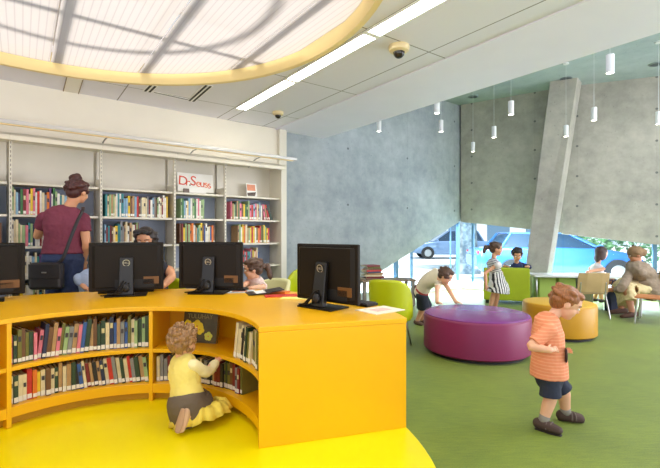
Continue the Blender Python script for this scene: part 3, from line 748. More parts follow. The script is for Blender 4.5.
# things lying on the desk
def sheet(name, x, y, rz, wd, dp, th, m, label, cat, printed=None):
    r = empty(name, (x, y, DT + .0006), label, cat, rz)
    MB().box((0, 0, th / 2), (wd, dp, th)).build('sheets' if th < .004 else 'cover', m, r)
    if printed: MB().box((0, 0, th + .0004), (wd * .5, dp * .45, .0006)).build('printed_picture', printed, r)
    return r
c = W(378, 308.5, 2.88)
sheet('booklet', .335, 2.84, R_(38), .27, .2, .005, mat('pale_booklet', (240, 226, 206), .55), 'white booklet with faint pink picture near the desk end', 'booklet', mat('faint_pink_print', (218, 180, 172), .6, var=.15, scale=40))
sheet('magazine', -.80, 3.76, R_(8), .26, .17, .004, mat('blue_white_magazine', (206, 216, 224), .5, var=.1, scale=30), 'open white magazine beside the little girl', 'magazine', mat('magazine_print', (190, 120, 90), .6, var=.4, scale=30))
r = empty('open_book', (-.56, 3.64, DT + .0006), 'open book with dark cover lying beside the girl on the desk', 'book', R_(20))
MB().add([(-.15, -.09, .002), (0, -.09, .012), (.15, -.09, .035), (.15, .09, .035), (0, .09, .012), (-.15, .09, .002), (-.15, -.09, .010), (0, -.09, .02), (.15, -.09, .041), (.15, .09, .041), (0, .09, .02), (-.15, .09, .01)],
         [(0, 1, 4, 5)[::-1], (1, 2, 3, 4)[::-1], (6, 7, 10, 11), (7, 8, 9, 10), (0, 1, 7, 6), (1, 2, 8, 7), (2, 3, 9, 8), (3, 4, 10, 9), (4, 5, 11, 10), (5, 0, 6, 11)]).build('cover', mat('book_cover_black', COLS['black'], .45), r)
MB().add([(-.14, -.085, .0104), (0, -.085, .0204), (0, .085, .0204), (-.14, .085, .0104)], [(0, 1, 2, 3)]).build('page', PAPER, r)
sheet('red_folder', -.40, 3.50, R_(15), .27, .13, .006, mat('red_card', (206, 46, 36), .5), 'red folder lying on the desk between girl and nearest computer', 'folder')
sheet('orange_notebook', -.43, 3.68, R_(-20), .14, .1, .016, mat('orange_card', (228, 118, 40), .5), 'orange notebook lying beside the red folder on the desk', 'notebook')
sheet('yellow_paper', -.27, 3.38, R_(-6), .24, .13, .002, mat('pale_yellow_paper', (238, 226, 120), .6), 'pale yellow paper sheet in front of the red folder', 'paper')

# ------------------------------------------------------------------ chairs, ottomans, tables
def tub_chair(name, loc, rz, m, label, scale=1.0, cat='chair'):
    r = empty(name, loc, label, cat, rz); r.scale = (scale,) * 3
    mb = MB(); nu, nv = 28, 14; vs = []; fs = []
    for lay in (0, 1):
        rad = .245 - .032 * lay
        for i in range(nu + 1):
            u = -1 + 2 * i / nu; a = u * R_(96)
            top = .34 + .385 * (1 - abs(u) ** 3.2) ** .55
            for j in range(nv + 1):
                v = j / nv; z = .30 + v * (top - .30) - (.004 * lay if j == nv else 0)
                fl = 1 + .1 * v
                vs.append((rad * fl * math.sin(a), -rad * fl * math.cos(a) * .95, z))
    q = nv + 1; o2 = (nu + 1) * q
    for i in range(nu):
        for j in range(nv):
            fs.append((i * q + j, i * q + q + j, i * q + q + j + 1, i * q + j + 1)); fs.append((o2 + i * q + j, o2 + i * q + j + 1, o2 + i * q + q + j + 1, o2 + i * q + q + j))
        fs.append((i * q + nv, i * q + q + nv, o2 + i * q + q + nv, o2 + i * q + nv)); fs.append((i * q, o2 + i * q, o2 + i * q + q, i * q + q))
    for i in (0, nu):
        for j in range(nv): fs.append((i * q + j, i * q + j + 1, o2 + i * q + j + 1, o2 + i * q + j))
    mb.add(vs, fs).build('backrest', m, r, smooth=True)
    MB().lathe([(0, .30), (.2, .302), (.235, .325), (.235, .35), (.2, .37), (0, .36)], (0, .02, 0), 36, close=False).build('seat', m, r, smooth=True)
    for sx, sy in ((-1, -1), (1, -1), (1, 1), (-1, 1)):
        MB().cyl((sx * .13, sy * .13 + .02, .31), (sx * .2, sy * .2 + .02, 0), .013, .010).build('leg', CHROME, r, smooth=True)
    return r
tub_chair('tub_chair', (.63, 4.42, 0), R_(-25), LIME, 'lime green tub chair between desk end and bending boy').scale = (.86, .86, 1)
tub_chair('tub_chair', (-.24, 4.86, 0), R_(165), LIME, 'lime green tub chair behind the nearest computer, mostly hidden', 1.08)
tub_chair('tub_chair', (-1.72, 4.24, 0), R_(190), LIME, 'lime green tub chair under the seated woman with sunglasses', 1.0)
tub_chair('tub_chair', (-.66, 4.32, 0), R_(140), mat('pale_lime_plastic', (222, 222, 170), .35), 'pale tub chair under the little girl with ponytail', .98)
tub_chair('tub_chair', (-2.2, 4.0, 0), R_(200), LIME, 'lime green tub chair under the child in pale blue', .95)
def ottoman(name, c, r0, h, top, side, label):
    r = empty(name, (c[0], c[1], 0), label, 'ottoman')
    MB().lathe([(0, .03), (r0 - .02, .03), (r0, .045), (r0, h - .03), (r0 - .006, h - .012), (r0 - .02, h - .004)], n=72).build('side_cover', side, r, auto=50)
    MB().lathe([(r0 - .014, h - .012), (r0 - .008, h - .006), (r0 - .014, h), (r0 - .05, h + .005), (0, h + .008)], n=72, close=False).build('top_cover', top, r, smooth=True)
    MB().lathe([(0, 0), (r0 - .05, 0), (r0 - .05, .03), (0, .03)], n=48, close=False).build('base', DARK, r)
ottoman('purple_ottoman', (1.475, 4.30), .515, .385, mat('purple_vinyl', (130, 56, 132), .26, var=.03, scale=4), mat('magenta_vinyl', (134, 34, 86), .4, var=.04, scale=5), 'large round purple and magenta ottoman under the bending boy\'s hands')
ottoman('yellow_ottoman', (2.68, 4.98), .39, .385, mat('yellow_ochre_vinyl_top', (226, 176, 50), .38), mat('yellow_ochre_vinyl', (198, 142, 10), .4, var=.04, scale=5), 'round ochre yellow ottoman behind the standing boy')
def armchair():
    r = empty('square_armchair', (2.985, 7.2, 0), 'square lime green armchair seen from behind, a boy in navy kneeling on it', 'armchair', R_(-20))
    MB().box((0, 0, .335), (.72, .15, .55)).build('backrest', LIMEF, r, bevel=.02)
    for s in (-1, 1): MB().box((s * .30, .27, .24), (.12, .40, .36)).build('armrest', LIMEF, r, bevel=.02)
    MB().box((0, .27, .20), (.475, .39, .26)).build('seat', LIMEF, r, bevel=.02)
    for sx in (-1, 1):
        for y in (0, .42): MB().box((sx * .3, y, .03), (.05, .05, .06)).build('foot', DARK, r)
armchair()
PLY = mat('beige_plywood', (186, 158, 112), .45, var=.08, scale=6)
ORS = mat('orange_seat', (196, 122, 74), .45, var=.05, scale=6)
def ply_chair(loc, rz, label, seatm):
    r = empty('plywood_chair', loc, label, 'chair', rz, 'plywood chairs at the white table')
    MB().add([(x, y, z) for z, q in ((.36, -.16), (.64, -.215)) for x, y in ((-.21, q), (-.1, q - .022), (.1, q - .022), (.21, q), (.21, q + .014), (.1, q - .008), (-.1, q - .008), (-.21, q + .014))],
             [(0, 1, 9, 8), (1, 2, 10, 9), (2, 3, 11, 10), (3, 4, 12, 11), (4, 5, 13, 12), (5, 6, 14, 13), (6, 7, 15, 14), (7, 0, 8, 15), tuple(range(8, 16)), tuple(range(8))[::-1]]).build('backrest', PLY, r, bevel=.004)
    MB().box((0, .02, .345), (.4, .37, .018)).build('seat', seatm, r, bevel=.006)
    for s in (-1, 1):
        MB().tube([(s * .17, -.19, .5), (s * .17, -.17, .35), (s * .19, -.2, .15), (s * .2, -.23, 0)], [.011] * 4, n=10).build('leg', CHROME, r, smooth=True)
        MB().tube([(s * .17, .17, .335), (s * .185, .19, .15), (s * .2, .2, 0)], [.011] * 3, n=10).build('leg', CHROME, r, smooth=True)
    MB().tube([(-.17, 0, .33), (.17, 0, .33)], [.01, .01], n=8).build('stretcher', CHROME, r)
ply_chair((3.69, 6.12, 0), R_(-4), 'beige plywood chair with its back to the viewer at the white table', PLY)
ply_chair((4.30, 5.62, 0), R_(48), 'plywood chair with orange-brown seat at the right edge', ORS)
ply_chair((4.66, 6.18, 0), R_(76), 'plywood chair under the woman in the headscarf', PLY)
def white_table():
    r = empty('white_table', (4.18, 7.12, 0), 'long low white table under the right-hand window', 'table', R_(-10))
    MB().box((0, 0, .485), (1.56, .55, .03)).build('table_top', WHITE, r, bevel=.006)
    for x in (-.55, -.25):
        MB().box((x, .02, .24), (.26, .4, .44)).build('lime_box', mat('pale_lime_panel', (172, 196, 96), .5), r, bevel=.01)
    MB().box((.03, 0, .237), (.2, .42, .455)).build('cupboard', mat('olive_brown_panel', (128, 128, 92), .5), r, bevel=.006)
    for s in (-1, 1):
        for y in (-1, 1): MB().cyl((s * .74, y * .24, .47), (s * .74, y * .24, 0), .016).build('leg', CHROME, r, smooth=True)
white_table()
def wood_table():
    p = W(386, 279, 7.0); r = empty('wood_side_table', (p.x, p.y, 0), 'low brown wooden table under the sloping concrete wall', 'table', R_(14))
    MB().box((0, 0, .425), (.92, .36, .03)).build('table_top', mat('brown_wood', (134, 112, 88), .5, var=.15, scale=5), r, bevel=.004)
    for s in (-1, 1):
        for y in (-1, 1): MB().box((s * .42, y * .14, .205), (.05, .05, .41)).build('leg', mat('grey_brown_wood', (130, 122, 110), .5), r)
    rnd = random.Random(9); z = .4405; cols = ['brown', 'dark red', 'cream', 'tan', 'navy', 'red', 'brown', 'olive', 'dark red']
    nm = {0: 'lowest', 8: 'topmost'}
    for k, c in enumerate(cols):
        th = rnd.uniform(.022, .03); wd = rnd.uniform(.27, .33) * (1 - .03 * k)
        mb, pg = book_mesh(th, .22, wd, False)
        o = mb.build('stacked_book', [bookmat(c), PAGES])
        q = Vector((p.x - .2 + rnd.uniform(-.02, .02), p.y - .1, z + th / 2))
        o.matrix_world = Matrix.Translation(q) @ Matrix.Rotation(R_(14 + rnd.uniform(-12, 12)), 4, 'Z') @ Matrix.Translation((-wd / 2, 0, 0)) @ Matrix.Rotation(R_(90), 4, 'Y')
        tag(o, f"{c} book lying flat, {nm.get(k, ordinal(k + 1) + ' from bottom')} in the pile on the wooden table", 'book', 'pile of books on the wooden table'); z += th + .0006
wood_table()

# ------------------------------------------------------------------ ceiling fittings
CM = Matrix.Rotation(math.atan2(D2.y, D2.x), 4, 'Z')
def dn(d, n, z=0): return Vector((0, 0, z)) + D2 * d + N2 * n
def strip():
    r = empty('linear_ceiling_light', dn(-4.9, 2.195, CEIL), 'long recessed linear light in the low ceiling', 'light', math.atan2(D2.y, D2.x))
    e = mat('strip_diffuser', (255, 250, 236), .4, emit=20)
    for k in range(4):
        MB().box((k * 1.22 + .61 + (.0), 0, -.004), (1.19, .12, .01)).build('diffuser', e, r)
        MB().box((k * 1.22 + 1.215, 0, -.007), (.05, .14, .016)).build('joint', WHITE, r)
    for s in (-1, 1): MB().box((2.44, s * .068, -.006), (4.9, .014, .014)).build('edge_trim', WHITE, r)
strip()
def dome(px, py, s, label):
    Y = FPX * (CEIL - CAMZ) / (234 - py); p = W(px, py, Y); r = empty('dome_camera', (p.x, p.y, CEIL), label, 'camera')
    MB().lathe([(0, 0), (s, 0), (s, -.3 * s), (s * .92, -.5 * s), (s * .6, -.62 * s), (0, -.62 * s)], n=32, close=False).build('housing', mat('cream_housing', (226, 206, 160), .5), r, auto=40)
    MB().ell((0, 0, -.6 * s), (s * .56, s * .56, s * .6), 24, 14).build('dome', mat('smoked_dome', (40, 34, 30), .12), r, smooth=True)
dome(399, 46, .085, 'cream dome security camera near the linear light, closer to viewer')
dome(278, 112, .07, 'small dome security camera in the ceiling corner above the bookcases')
def slot(px0, py0, px1, py1, wd, nsl, label):
    f = lambda x, y: W(x, y, FPX * (CEIL - CAMZ) / (234 - y))
    a, b = f(px0, py0), f(px1, py1); d = b - a; r = empty('ceiling_vent', ((a + b) / 2).xy.to_3d() + Vector((0, 0, CEIL)), label, 'vent', math.atan2(d.y, d.x), 'linear air vents in the low ceiling')
    MB().box((0, 0, -.002), (d.length, wd, .006)).build('frame', WHITE, r)
    for k in range(nsl):
        y = (k - (nsl - 1) / 2) * wd / nsl
        MB().box((0, y, -.0045), (d.length - .02, wd / nsl * .5, .006)).build('slot', mat('dark_slot', (40, 36, 32), .7), r)
slot(153.5, 85, 147, 91.5, .09, 2, 'short double-slot air vent at the skylight rim, left one')
slot(209, 85, 191, 101, .09, 2, 'longer double-slot air vent right of the skylight rim')
slot(153, 91.5, 189, 99.5, .022, 1, 'thin slot air vent joining the two double-slot vents')
def hatch():
    f = lambda x, y: W(x, y, FPX * (CEIL - CAMZ) / (234 - y))
    p = [f(67, 76), f(83, 79), f(78, 95), f(63, 92)]; c = sum(p, Vector()) / 4
    r = empty('access_hatch', (c.x, c.y, CEIL), 'square access hatch in the ceiling just beyond the skylight rim', 'hatch')
    q = [(v - c).xy for v in p]
    MB().prism([tuple(v) for v in q], -.004, .002).build('door_panel', mat('hatch_white', (230, 225, 214), .6), r)
    for i in range(4):
        a, b = q[i].to_3d(), q[(i + 1) % 4].to_3d(); a.z = b.z = -.004
        MB().cyl(a, b, .005, n=6).build('edge', WHITE if i == 0 else mat('joint_brown', (130, 110, 84), .6), r)
hatch()
LAMPE = mat('pendant_bulb', (255, 248, 232), .4, emit=9)
PWH = mat('pendant_white', (226, 228, 228), .4)
def pendant(px, py, label, Y=None):
    Y = Y or FPX * (2.85 - CAMZ) / (234 - py); p = W(px, py, Y); z = 2.85
    r = empty('pendant_lamp', (p.x, p.y, z), label, 'pendant lamp', 0, 'white cylinder pendant lamps in the hall')
    sh = MB().lathe([(0, .085), (.034, .09), (.036, .088), (.036, -.09), (.032, -.09), (.032, -.06), (0, -.06)], n=28, close=False).build('shade', PWH, r, auto=40)
    MB().lathe([(0, -.089), (.031, -.089), (.031, -.062), (0, -.062)], n=24, close=False).build('bulb', LAMPE, r)
    MB().cyl((0, 0, .088), (0, 0, HIGH - z - .02), .0022, n=6).build('cord', mat('pale_cord', (214, 220, 222), .5), r)
    MB().lathe([(0, -.025), (.04, -.02), (.045, 0), (0, 0)], (0, 0, HIGH - z), 20, close=False).build('ceiling_rose', PWH, r)
for px, py, lab in [(610, 64, 'white pendant lamp hanging nearest the viewer, largest of all'), (511, 108, 'white pendant lamp left of the leaning column\'s top, second largest'), (594, 114, 'white pendant lamp right of the leaning column, before the right concrete wall'),
                    (566, 131, 'white pendant lamp in front of the leaning column'), (494, 132, 'white pendant lamp hanging centrally before the far concrete wall, mid-height'), (473, 147, 'smallest white pendant lamp, lowest, near the concrete corner'),
                    (441, 126, 'white pendant lamp left of the concrete corner, cord in view'), (437, 106.5, 'white pendant lamp with top cut off by the soffit edge'), (379, 125.5, 'white pendant lamp at far left under the soffit'), (658.5, 118, 'white pendant lamp cut by the right edge')]:
    pendant(px, py, lab)
def downlight(px, py, label):
    p = W(px, py, FPX * (HIGH - CAMZ) / (234 - py)); r = empty('downlight', (p.x, p.y, HIGH), label, 'downlight', 0, 'recessed downlights in the concrete ceiling')
    MB().lathe([(.1, 0), (.1, -.012), (.082, -.014), (.082, 0)], n=28, close=False).build('ring', mat('grey_ring', (126, 136, 138), .5), r)
    MB().lathe([(0, -.004), (.084, -.004), (.084, -.001), (0, -.001)], n=28, close=False).build('lens', mat('dark_lens', (66, 78, 84), .4), r)
downlight(566, 78.5, 'recessed downlight above the leaning column'); downlight(473, 96.5, 'recessed downlight near the concrete corner'); downlight(656, 64, 'recessed downlight at the right edge of the concrete ceiling')
# ------------------------------------------------------------------ people
def remesh(mb, voxel, it=4, fac=.5):
    me = mb.mesh('body_volume', [])
    o = bpy.data.objects.new('body_volume', me); COL.objects.link(o)
    a = o.modifiers.new('r', 'REMESH'); a.mode = 'VOXEL'; a.voxel_size = voxel
    if it: b = o.modifiers.new('s', 'SMOOTH'); b.factor = fac; b.iterations = it
    out = evaluated(o); bpy.data.objects.remove(o); bpy.data.meshes.remove(me); return out
def link_part(me, name, mats, parent, base, label=None):
    me.materials.clear()
    for m in (mats if isinstance(mats, list) else [mats]): me.materials.append(m)
    me.transform(Matrix.Translation(-Vector(base))); me.polygons.foreach_set('use_smooth', [True] * len(me.polygons))
    o = bpy.data.objects.new(name, me); COL.objects.link(o); o.parent = parent; o.name = name
    if label: o['label'] = label
    return o
# proportions: head height, shoulder half width, arm, leg radii, torso (a, b) from hips to neck
RT = dict(h=.192, sh=.088, ua=.029, fa=.026, wr=.019, th=.05, kn=.038, ca=.036, an=.025, hw=.048, nk=.034, hand=.085, foot=.125, sc=1.0,
          tor=[(.07, .058), (.088, .074), (.086, .076), (.092, .076), (.082, .06), (.042, .042)])
RC = dict(h=.205, sh=.105, ua=.029, fa=.025, wr=.019, th=.052, kn=.038, ca=.037, an=.026, hw=.055, nk=.036, hand=.105, foot=.155, sc=1.0,
          tor=[(.075, .06), (.094, .075), (.084, .07), (.10, .078), (.095, .062), (.045, .045)])
RA = dict(h=.222, sh=.165, ua=.045, fa=.037, wr=.026, th=.082, kn=.057, ca=.054, an=.036, hw=.088, nk=.05, hand=.165, foot=.235, sc=1.6,
          tor=[(.12, .1), (.172, .125), (.135, .105), (.16, .115), (.155, .09), (.062, .06)])
SKIN = {'fair': mat('skin_fair', (232, 178, 146), .5, sss=.15, var=.04, scale=14), 'warm': mat('skin_warm', (214, 156, 120), .5, sss=.15, var=.04, scale=14), 'tan': mat('skin_tan', (190, 130, 96), .5, sss=.12, var=.04, scale=12)}
def hairmat(name, c):
    if name in MC: return MC[name]
    m = mat(name, c, .45); k = NT(m); v = k.obj(); mp = k.n('ShaderNodeMapping'); mp.inputs['Scale'].default_value = (90, 90, 14); k.l(v, mp.inputs[0])
    f = k.noise(mp.outputs[0], 1.2, 4); d = tuple(x * .7 for x in rgb(c)[:3]) + (1,); e = tuple(min(1, x * 1.3) for x in rgb(c)[:3]) + (1,)
    k.l(k.mix(k.ramp(f, .35, .65), d, e), k.b.inputs['Base Color']); k.bump(f, .2, .004); return m
EYEW, EYED, LIP, BROW = mat('eye_white', (236, 232, 226), .3), mat('eye_dark', (44, 30, 24), .2), mat('lip_rose', (192, 104, 96), .5), mat('brow_brown', (84, 58, 42), .7)
class Person:
    def __init__(s, name, base, label, cat, R, skin, pel, che, lat, head, face, up=(0, 0, 1), arms=None, legs=None, mid=None, voxel=.006, group=None, spine_back=None):
        s.R = R; s.base = Vector(base); s.root = empty(name, base, label, cat, 0, group); s.vox = voxel; s.skin = SKIN[skin]
        V = lambda q: Vector(q)
        s.pel, s.che, s.lat = V(pel), V(che), V(lat).normalized(); s.head = V(head); s.f = V(face).normalized(); u = V(up); s.u = (u - s.f * u.dot(s.f)).normalized(); s.r = s.f.cross(s.u)
        ax = (s.che - s.pel); axn = ax.normalized(); s.axn = axn
        s.lat = (s.lat - axn * s.lat.dot(axn)).normalized()
        mid = V(mid) if mid is not None else s.pel + ax * .5
        nkb = s.che + (s.head - s.u * R['h'] * .42 - s.f * R['h'] * .08 - s.che) * .45
        s.spine = [s.pel - axn * R['tor'][0][1] * .75, s.pel, s.pel.lerp(mid, .85), mid.lerp(s.che, .5), s.che - axn * R['ua'] * .35, nkb]
        sd = lambda q: s.che + s.lat * R['sh'] * q - axn * R['ua'] * .9
        s.arm = []
        for q, a in zip((1, -1), arms): s.arm.append([sd(q), V(a[0]), V(a[1]), V(a[2]) if len(a) > 2 else (V(a[1]) - V(a[0])), a[3] if len(a) > 3 else None])
        s.leg = [[s.pel + s.lat * R['hw'] * q, V(l[0]), V(l[1]), V(l[2])] for q, l in zip((1, -1), legs)]
    def torso(s, mb, i0=0, i1=5, inf=0.0, flat=False):
        s_ = s.spine[i0:i1 + 1]; r = [(a + inf, b + inf) for a, b in s.R['tor'][i0:i1 + 1]]
        return mb.tube(s_, r, n=24, lat=s.lat, cap=not flat)
    def part_path(s, P, r, t):
        "first t (0..2) segments of a two-bone limb"
        out = [P[0]]; rr = [r[0]]
        if t <= 1: out += [P[0].lerp(P[1], t * .5), P[0].lerp(P[1], t)]; rr += [r[0] * (1 - t * .5) + r[1] * t * .5, r[0] * (1 - t) + r[1] * t]
        else: out += [P[1], P[1].lerp(P[2], t - 1)]; rr += [r[1], r[1] * (2 - t) + r[2] * (t - 1)]
        return out, rr
    def sleeve(s, mb, k, t, inf):
        R = s.R; p, r = s.part_path(s.arm[k][:3], (R['ua'], R['fa'] * 1.02, R['wr']), t); return mb.tube(p, [q + inf for q in r], n=16, cap=False, cap0=True)
    def trouser(s, mb, k, t, inf, flare=0):
        R = s.R; p, r = s.part_path(s.leg[k][:3], (R['th'], R['kn'], R['an'] + .004), t); r = [q + inf for q in r]; r[-1] += flare; return mb.tube(p, r, n=18, cap=False, cap0=True)
    def hand(s, mb, fg, k):
        R = s.R; sh, el, wr, d, nrm = s.arm[k]; L = R['hand']; d = d.normalized()
        n = Vector(nrm).normalized() if nrm is not None else (s.f * .3 - s.lat * (1 if k == 0 else -1))
        n = (n - d * n.dot(d)).normalized(); sd = d.cross(n) * (1 if k == 0 else -1)     # sd: towards the thumb
        mb.ell(wr + d * L * .28, [d * L * .32, sd * L * .22, n * L * .12])
        for q, ln, dev in ((.165, .40, .14), (.055, .46, .04), (-.055, .43, -.05), (-.16, .34, -.17)):
            b = wr + d * L * .46 + sd * L * q; dd = (d + sd * dev).normalized(); r = L * .052
            fg.tube([b, b + dd * L * ln * .45 + n * L * .03, b + (dd * .85 + n * .35) * L * ln * .9], [r, r * .95, r * .75], n=8)
        b = wr + d * L * .12 + sd * L * .16; dd = (d * .7 + sd * .75).normalized()
        fg.tube([b, b + dd * L * .2, b + dd * L * .25 + d * L * .12 + n * L * .05], [L * .07, L * .062, L * .048], n=8)
    def headshape(s, mb):
        h, c, f, u, r = s.R['h'], s.head, s.f, s.u, s.r
        E = lambda x, y, z, a, b, e: mb.ell(c + r * x * h + f * y * h + u * z * h, [r * a * h, f * b * h, u * e * h])
        E(0, -.05, .1, .37, .44, .4); E(0, .1, -.17, .28, .28, .31); E(0, .2, -.36, .15, .14, .12)
        for q in (-1, 1): E(q * .15, .2, -.17, .14, .14, .15); E(q * .37, -.04, -.06, .05, .09, .12)
        E(0, .37, -.1, .055, .08, .06); E(0, .36, -.03, .035, .05, .1); E(0, .32, .12, .24, .06, .06)
        nb = s.spine[-1]; mb.tube([nb - s.axn * .02, nb, c - u * h * .25 - f * h * .1], [s.R['nk'] * 1.12, s.R['nk'], s.R['nk']], n=16)
    def body(s, foot=True):
        R = s.R; mb = MB(); fg = MB()
        s.torso(mb, inf=-.008 * R['sc']); s.headshape(mb)
        for k in (0, 1):
            sh, el, wr = s.arm[k][:3]
            mb.tube([s.che.lerp(sh, .3) - s.axn * R['ua'] * .3, sh, sh.lerp(el, .5), el, el.lerp(wr, .35), wr, wr + (s.arm[k][3]).normalized() * R['hand'] * .12],
                    [R['ua'] * .95, R['ua'], R['ua'] * .97, R['fa'], R['fa'] * 1.02, R['wr'], R['wr'] * .95], n=14)
            s.hand(mb, fg, k)
            hp, kn, an, td = s.leg[k]
            mb.tube([hp, hp.lerp(kn, .5), kn, kn.lerp(an, .35), an], [R['th'], R['th'] * .86, R['kn'], R['ca'], R['an']], n=16)
            if foot: s.footshape(mb, k, 0)
        me = remesh(mb, s.vox, 3); bm = bmesh.new(); bm.from_mesh(me)
        if fg.v:
            m2 = fg.mesh('fingers', []); bm.from_mesh(m2); bpy.data.meshes.remove(m2)
        bm.to_mesh(me); bm.free()
        s.body_o = link_part(me, 'body', s.skin, s.root, s.base)
        s.features(); return s
    def footshape(s, mb, k, inf):
        R = s.R; an, td = s.leg[k][2], s.leg[k][3].normalized(); L = R['foot']; r = R['an'] * .95
        up = (an - s.leg[k][1]).normalized() * -1; up = (up - td * up.dot(td)); up = up.normalized() if up.length > .05 else Vector((0, 0, 1))
        s_ = up.cross(td); lo = an - up * (R['an'] * .55)
        mb.tube([lo - td * L * .2, lo, lo + td * L * .35 - up * r * .25, lo + td * L * .68 - up * r * .45], [(r * .95 + inf, r + inf), (r * 1.05 + inf, r * 1.1 + inf), (r * 1.3 + inf, r * .85 + inf), (r * 1.15 + inf, r * .55 + inf)], n=14, lat=s_)
    def features(s):
        h, c, f, u, r = s.R['h'], s.head, s.f, s.u, s.r
        P = lambda x, y, z: c + r * x * h + f * y * h + u * z * h
        for q in (-1, 1):
            mb = MB().ell(P(q * .15, .335, .0), [r * .062 * h, f * .04 * h, u * .03 * h], 12, 8)
            mb.cur = 1; mb.ell(P(q * .15, .362, -.004), [r * .032 * h, f * .022 * h, u * .028 * h], 10, 8)
            link_part(mb.mesh('eye', []), 'eye', [EYEW, EYED], s.root, s.base); e = s.root.children[-1] if False else None
            link_part(MB().tube([P(q * .07, .375, .09), P(q * .15, .365, .115), P(q * .24, .31, .09)], [h * .016] * 3, n=8).mesh('eyebrow', []), 'eyebrow', BROW, s.root, s.base)
        link_part(MB().tube([P(-.085, .325, -.245), P(0, .362, -.255), P(.085, .325, -.245)], [h * .016, h * .024, h * .016], n=8).mesh('mouth', []), 'mouth', LIP, s.root, s.base)
    def garment(s, name, fn, m, it=3, voxel=None, label=None, wrinkle=.0):
        mb = MB(); fn(mb); me = remesh(mb, voxel or s.vox, it)
        if wrinkle:
            n = len(me.vertices); co = np.empty(n * 3, 'f'); no = np.empty(n * 3, 'f'); me.vertices.foreach_get('co', co); me.vertex_normals.foreach_get('vector', no)
            co = co.reshape(-1, 3); no = no.reshape(-1, 3); d = np.array([noise.noise(Vector(c) * 22) + .5 * noise.noise(Vector(c) * 50) for c in co], 'f')
            me.vertices.foreach_set('co', (co + no * (wrinkle * d)[:, None]).ravel()); me.update()
        return link_part(me, name, m, s.root, s.base, label)
    def hair(s, m, style='short', extra=None, it=3, lump=0, seed=1, name='hair', size=1.0):
        h, c, f, u, r = s.R['h'], s.head, s.f, s.u, s.r; rnd = random.Random(seed); mb = MB()
        E = lambda x, y, z, a, b, e: mb.ell(c + r * x * h + f * y * h + u * z * h, [r * a * h, f * b * h, u * e * h])
        E(0, -.1, .14, .405 * size, .45 * size, .415 * size); E(0, -.25, -.06, .33, .26, .3)
        if style == 'short':
            E(0, .17, .36, .27, .2, .13)
            for k in range(26):
                a = rnd.uniform(0, 6.28); z = rnd.uniform(-.1, .42); q = math.sqrt(max(0, 1 - ((z - .1) / .45) ** 2)); x, y = .36 * q * math.cos(a), -.1 + .41 * q * math.sin(a)
                if y < .2 or z > .33: E(x, y, z + .02, .11, .15, .09)
        if style == 'curly':
            for k in range(170):
                a = rnd.uniform(0, 6.28); z = rnd.uniform(-.36, .55); q = math.sqrt(max(0, 1 - ((z - .1) / .5) ** 2)); x, y = .42 * q * math.cos(a), -.08 + .46 * q * math.sin(a)
                if y < .12 or z > .34: t = rnd.uniform(.05, .085); E(x * 1.02, y * 1.02, z + .03, t, t, t)
        if style in ('long', 'shoulder'):
            E(0, -.28, -.4, .36, .2, .42)
            for q in (-1, 1): E(q * .34, -.06, -.2, .1, .22, .42)
        if extra: extra(mb, E)
        me = remesh(mb, s.vox * (.7 if style == 'curly' else .85), 1 if style == 'curly' else it)
        return link_part(me, name, m, s.root, s.base)
    def shoes(s, m, sole=None, name='shoe', inf=.006):
        for k in (0, 1):
            mb = MB(); s.footshape(mb, k, inf); o = link_part(remesh(mb, s.vox * .9, 2), name, m, s.root, s.base)
            if sole:
                an, td = s.leg[k][2], s.leg[k][3].normalized(); up = (s.leg[k][1] - an).normalized(); up = (up - td * up.dot(td)).normalized(); sd = up.cross(td); L = s.R['foot']
                lo = an - up * (s.R['an'] * 1.6 + inf)
                q = MB().tube([lo - td * L * .3, lo, lo + td * L * .4, lo + td * L * .8], [(s.R['an'] * .85, .006), (s.R['an'] * 1.1, .007), (s.R['an'] * 1.35, .007), (s.R['an'] * .9, .006)], n=14, lat=sd)
                so = q.mesh('sole', []); so = link_part(so, 'sole', sole, s.root, s.base); so.parent = o
    def collar(s, mb, inf): pass
def cloth(name, c, **k): return mat(name, c, k.pop('rough', .8), var=k.pop('var', .05), scale=k.pop('scale', 14), bump=k.pop('bump', .12), bscale=k.pop('bscale', 160), **k)
def striped(name, c1, c2, period, duty, axis=(0, 0, 1), soft=.02):
    if name in MC: return MC[name]
    m = cloth(name, c1); k = NT(m); v = k.obj(); d = k.n('ShaderNodeVectorMath', operation='DOT_PRODUCT'); k.l(v, d.inputs[0]); d.inputs[1].default_value = axis
    t = k.m('FRACT', k.m('ADD', k.m('DIVIDE', d.outputs['Value'], period), 20)); q = k.m('LESS_THAN', t, duty)
    k.l(k.mix(q, rgb(c1), rgb(c2)), k.b.inputs['Base Color']); return m
Z = Vector((0, 0, 1))

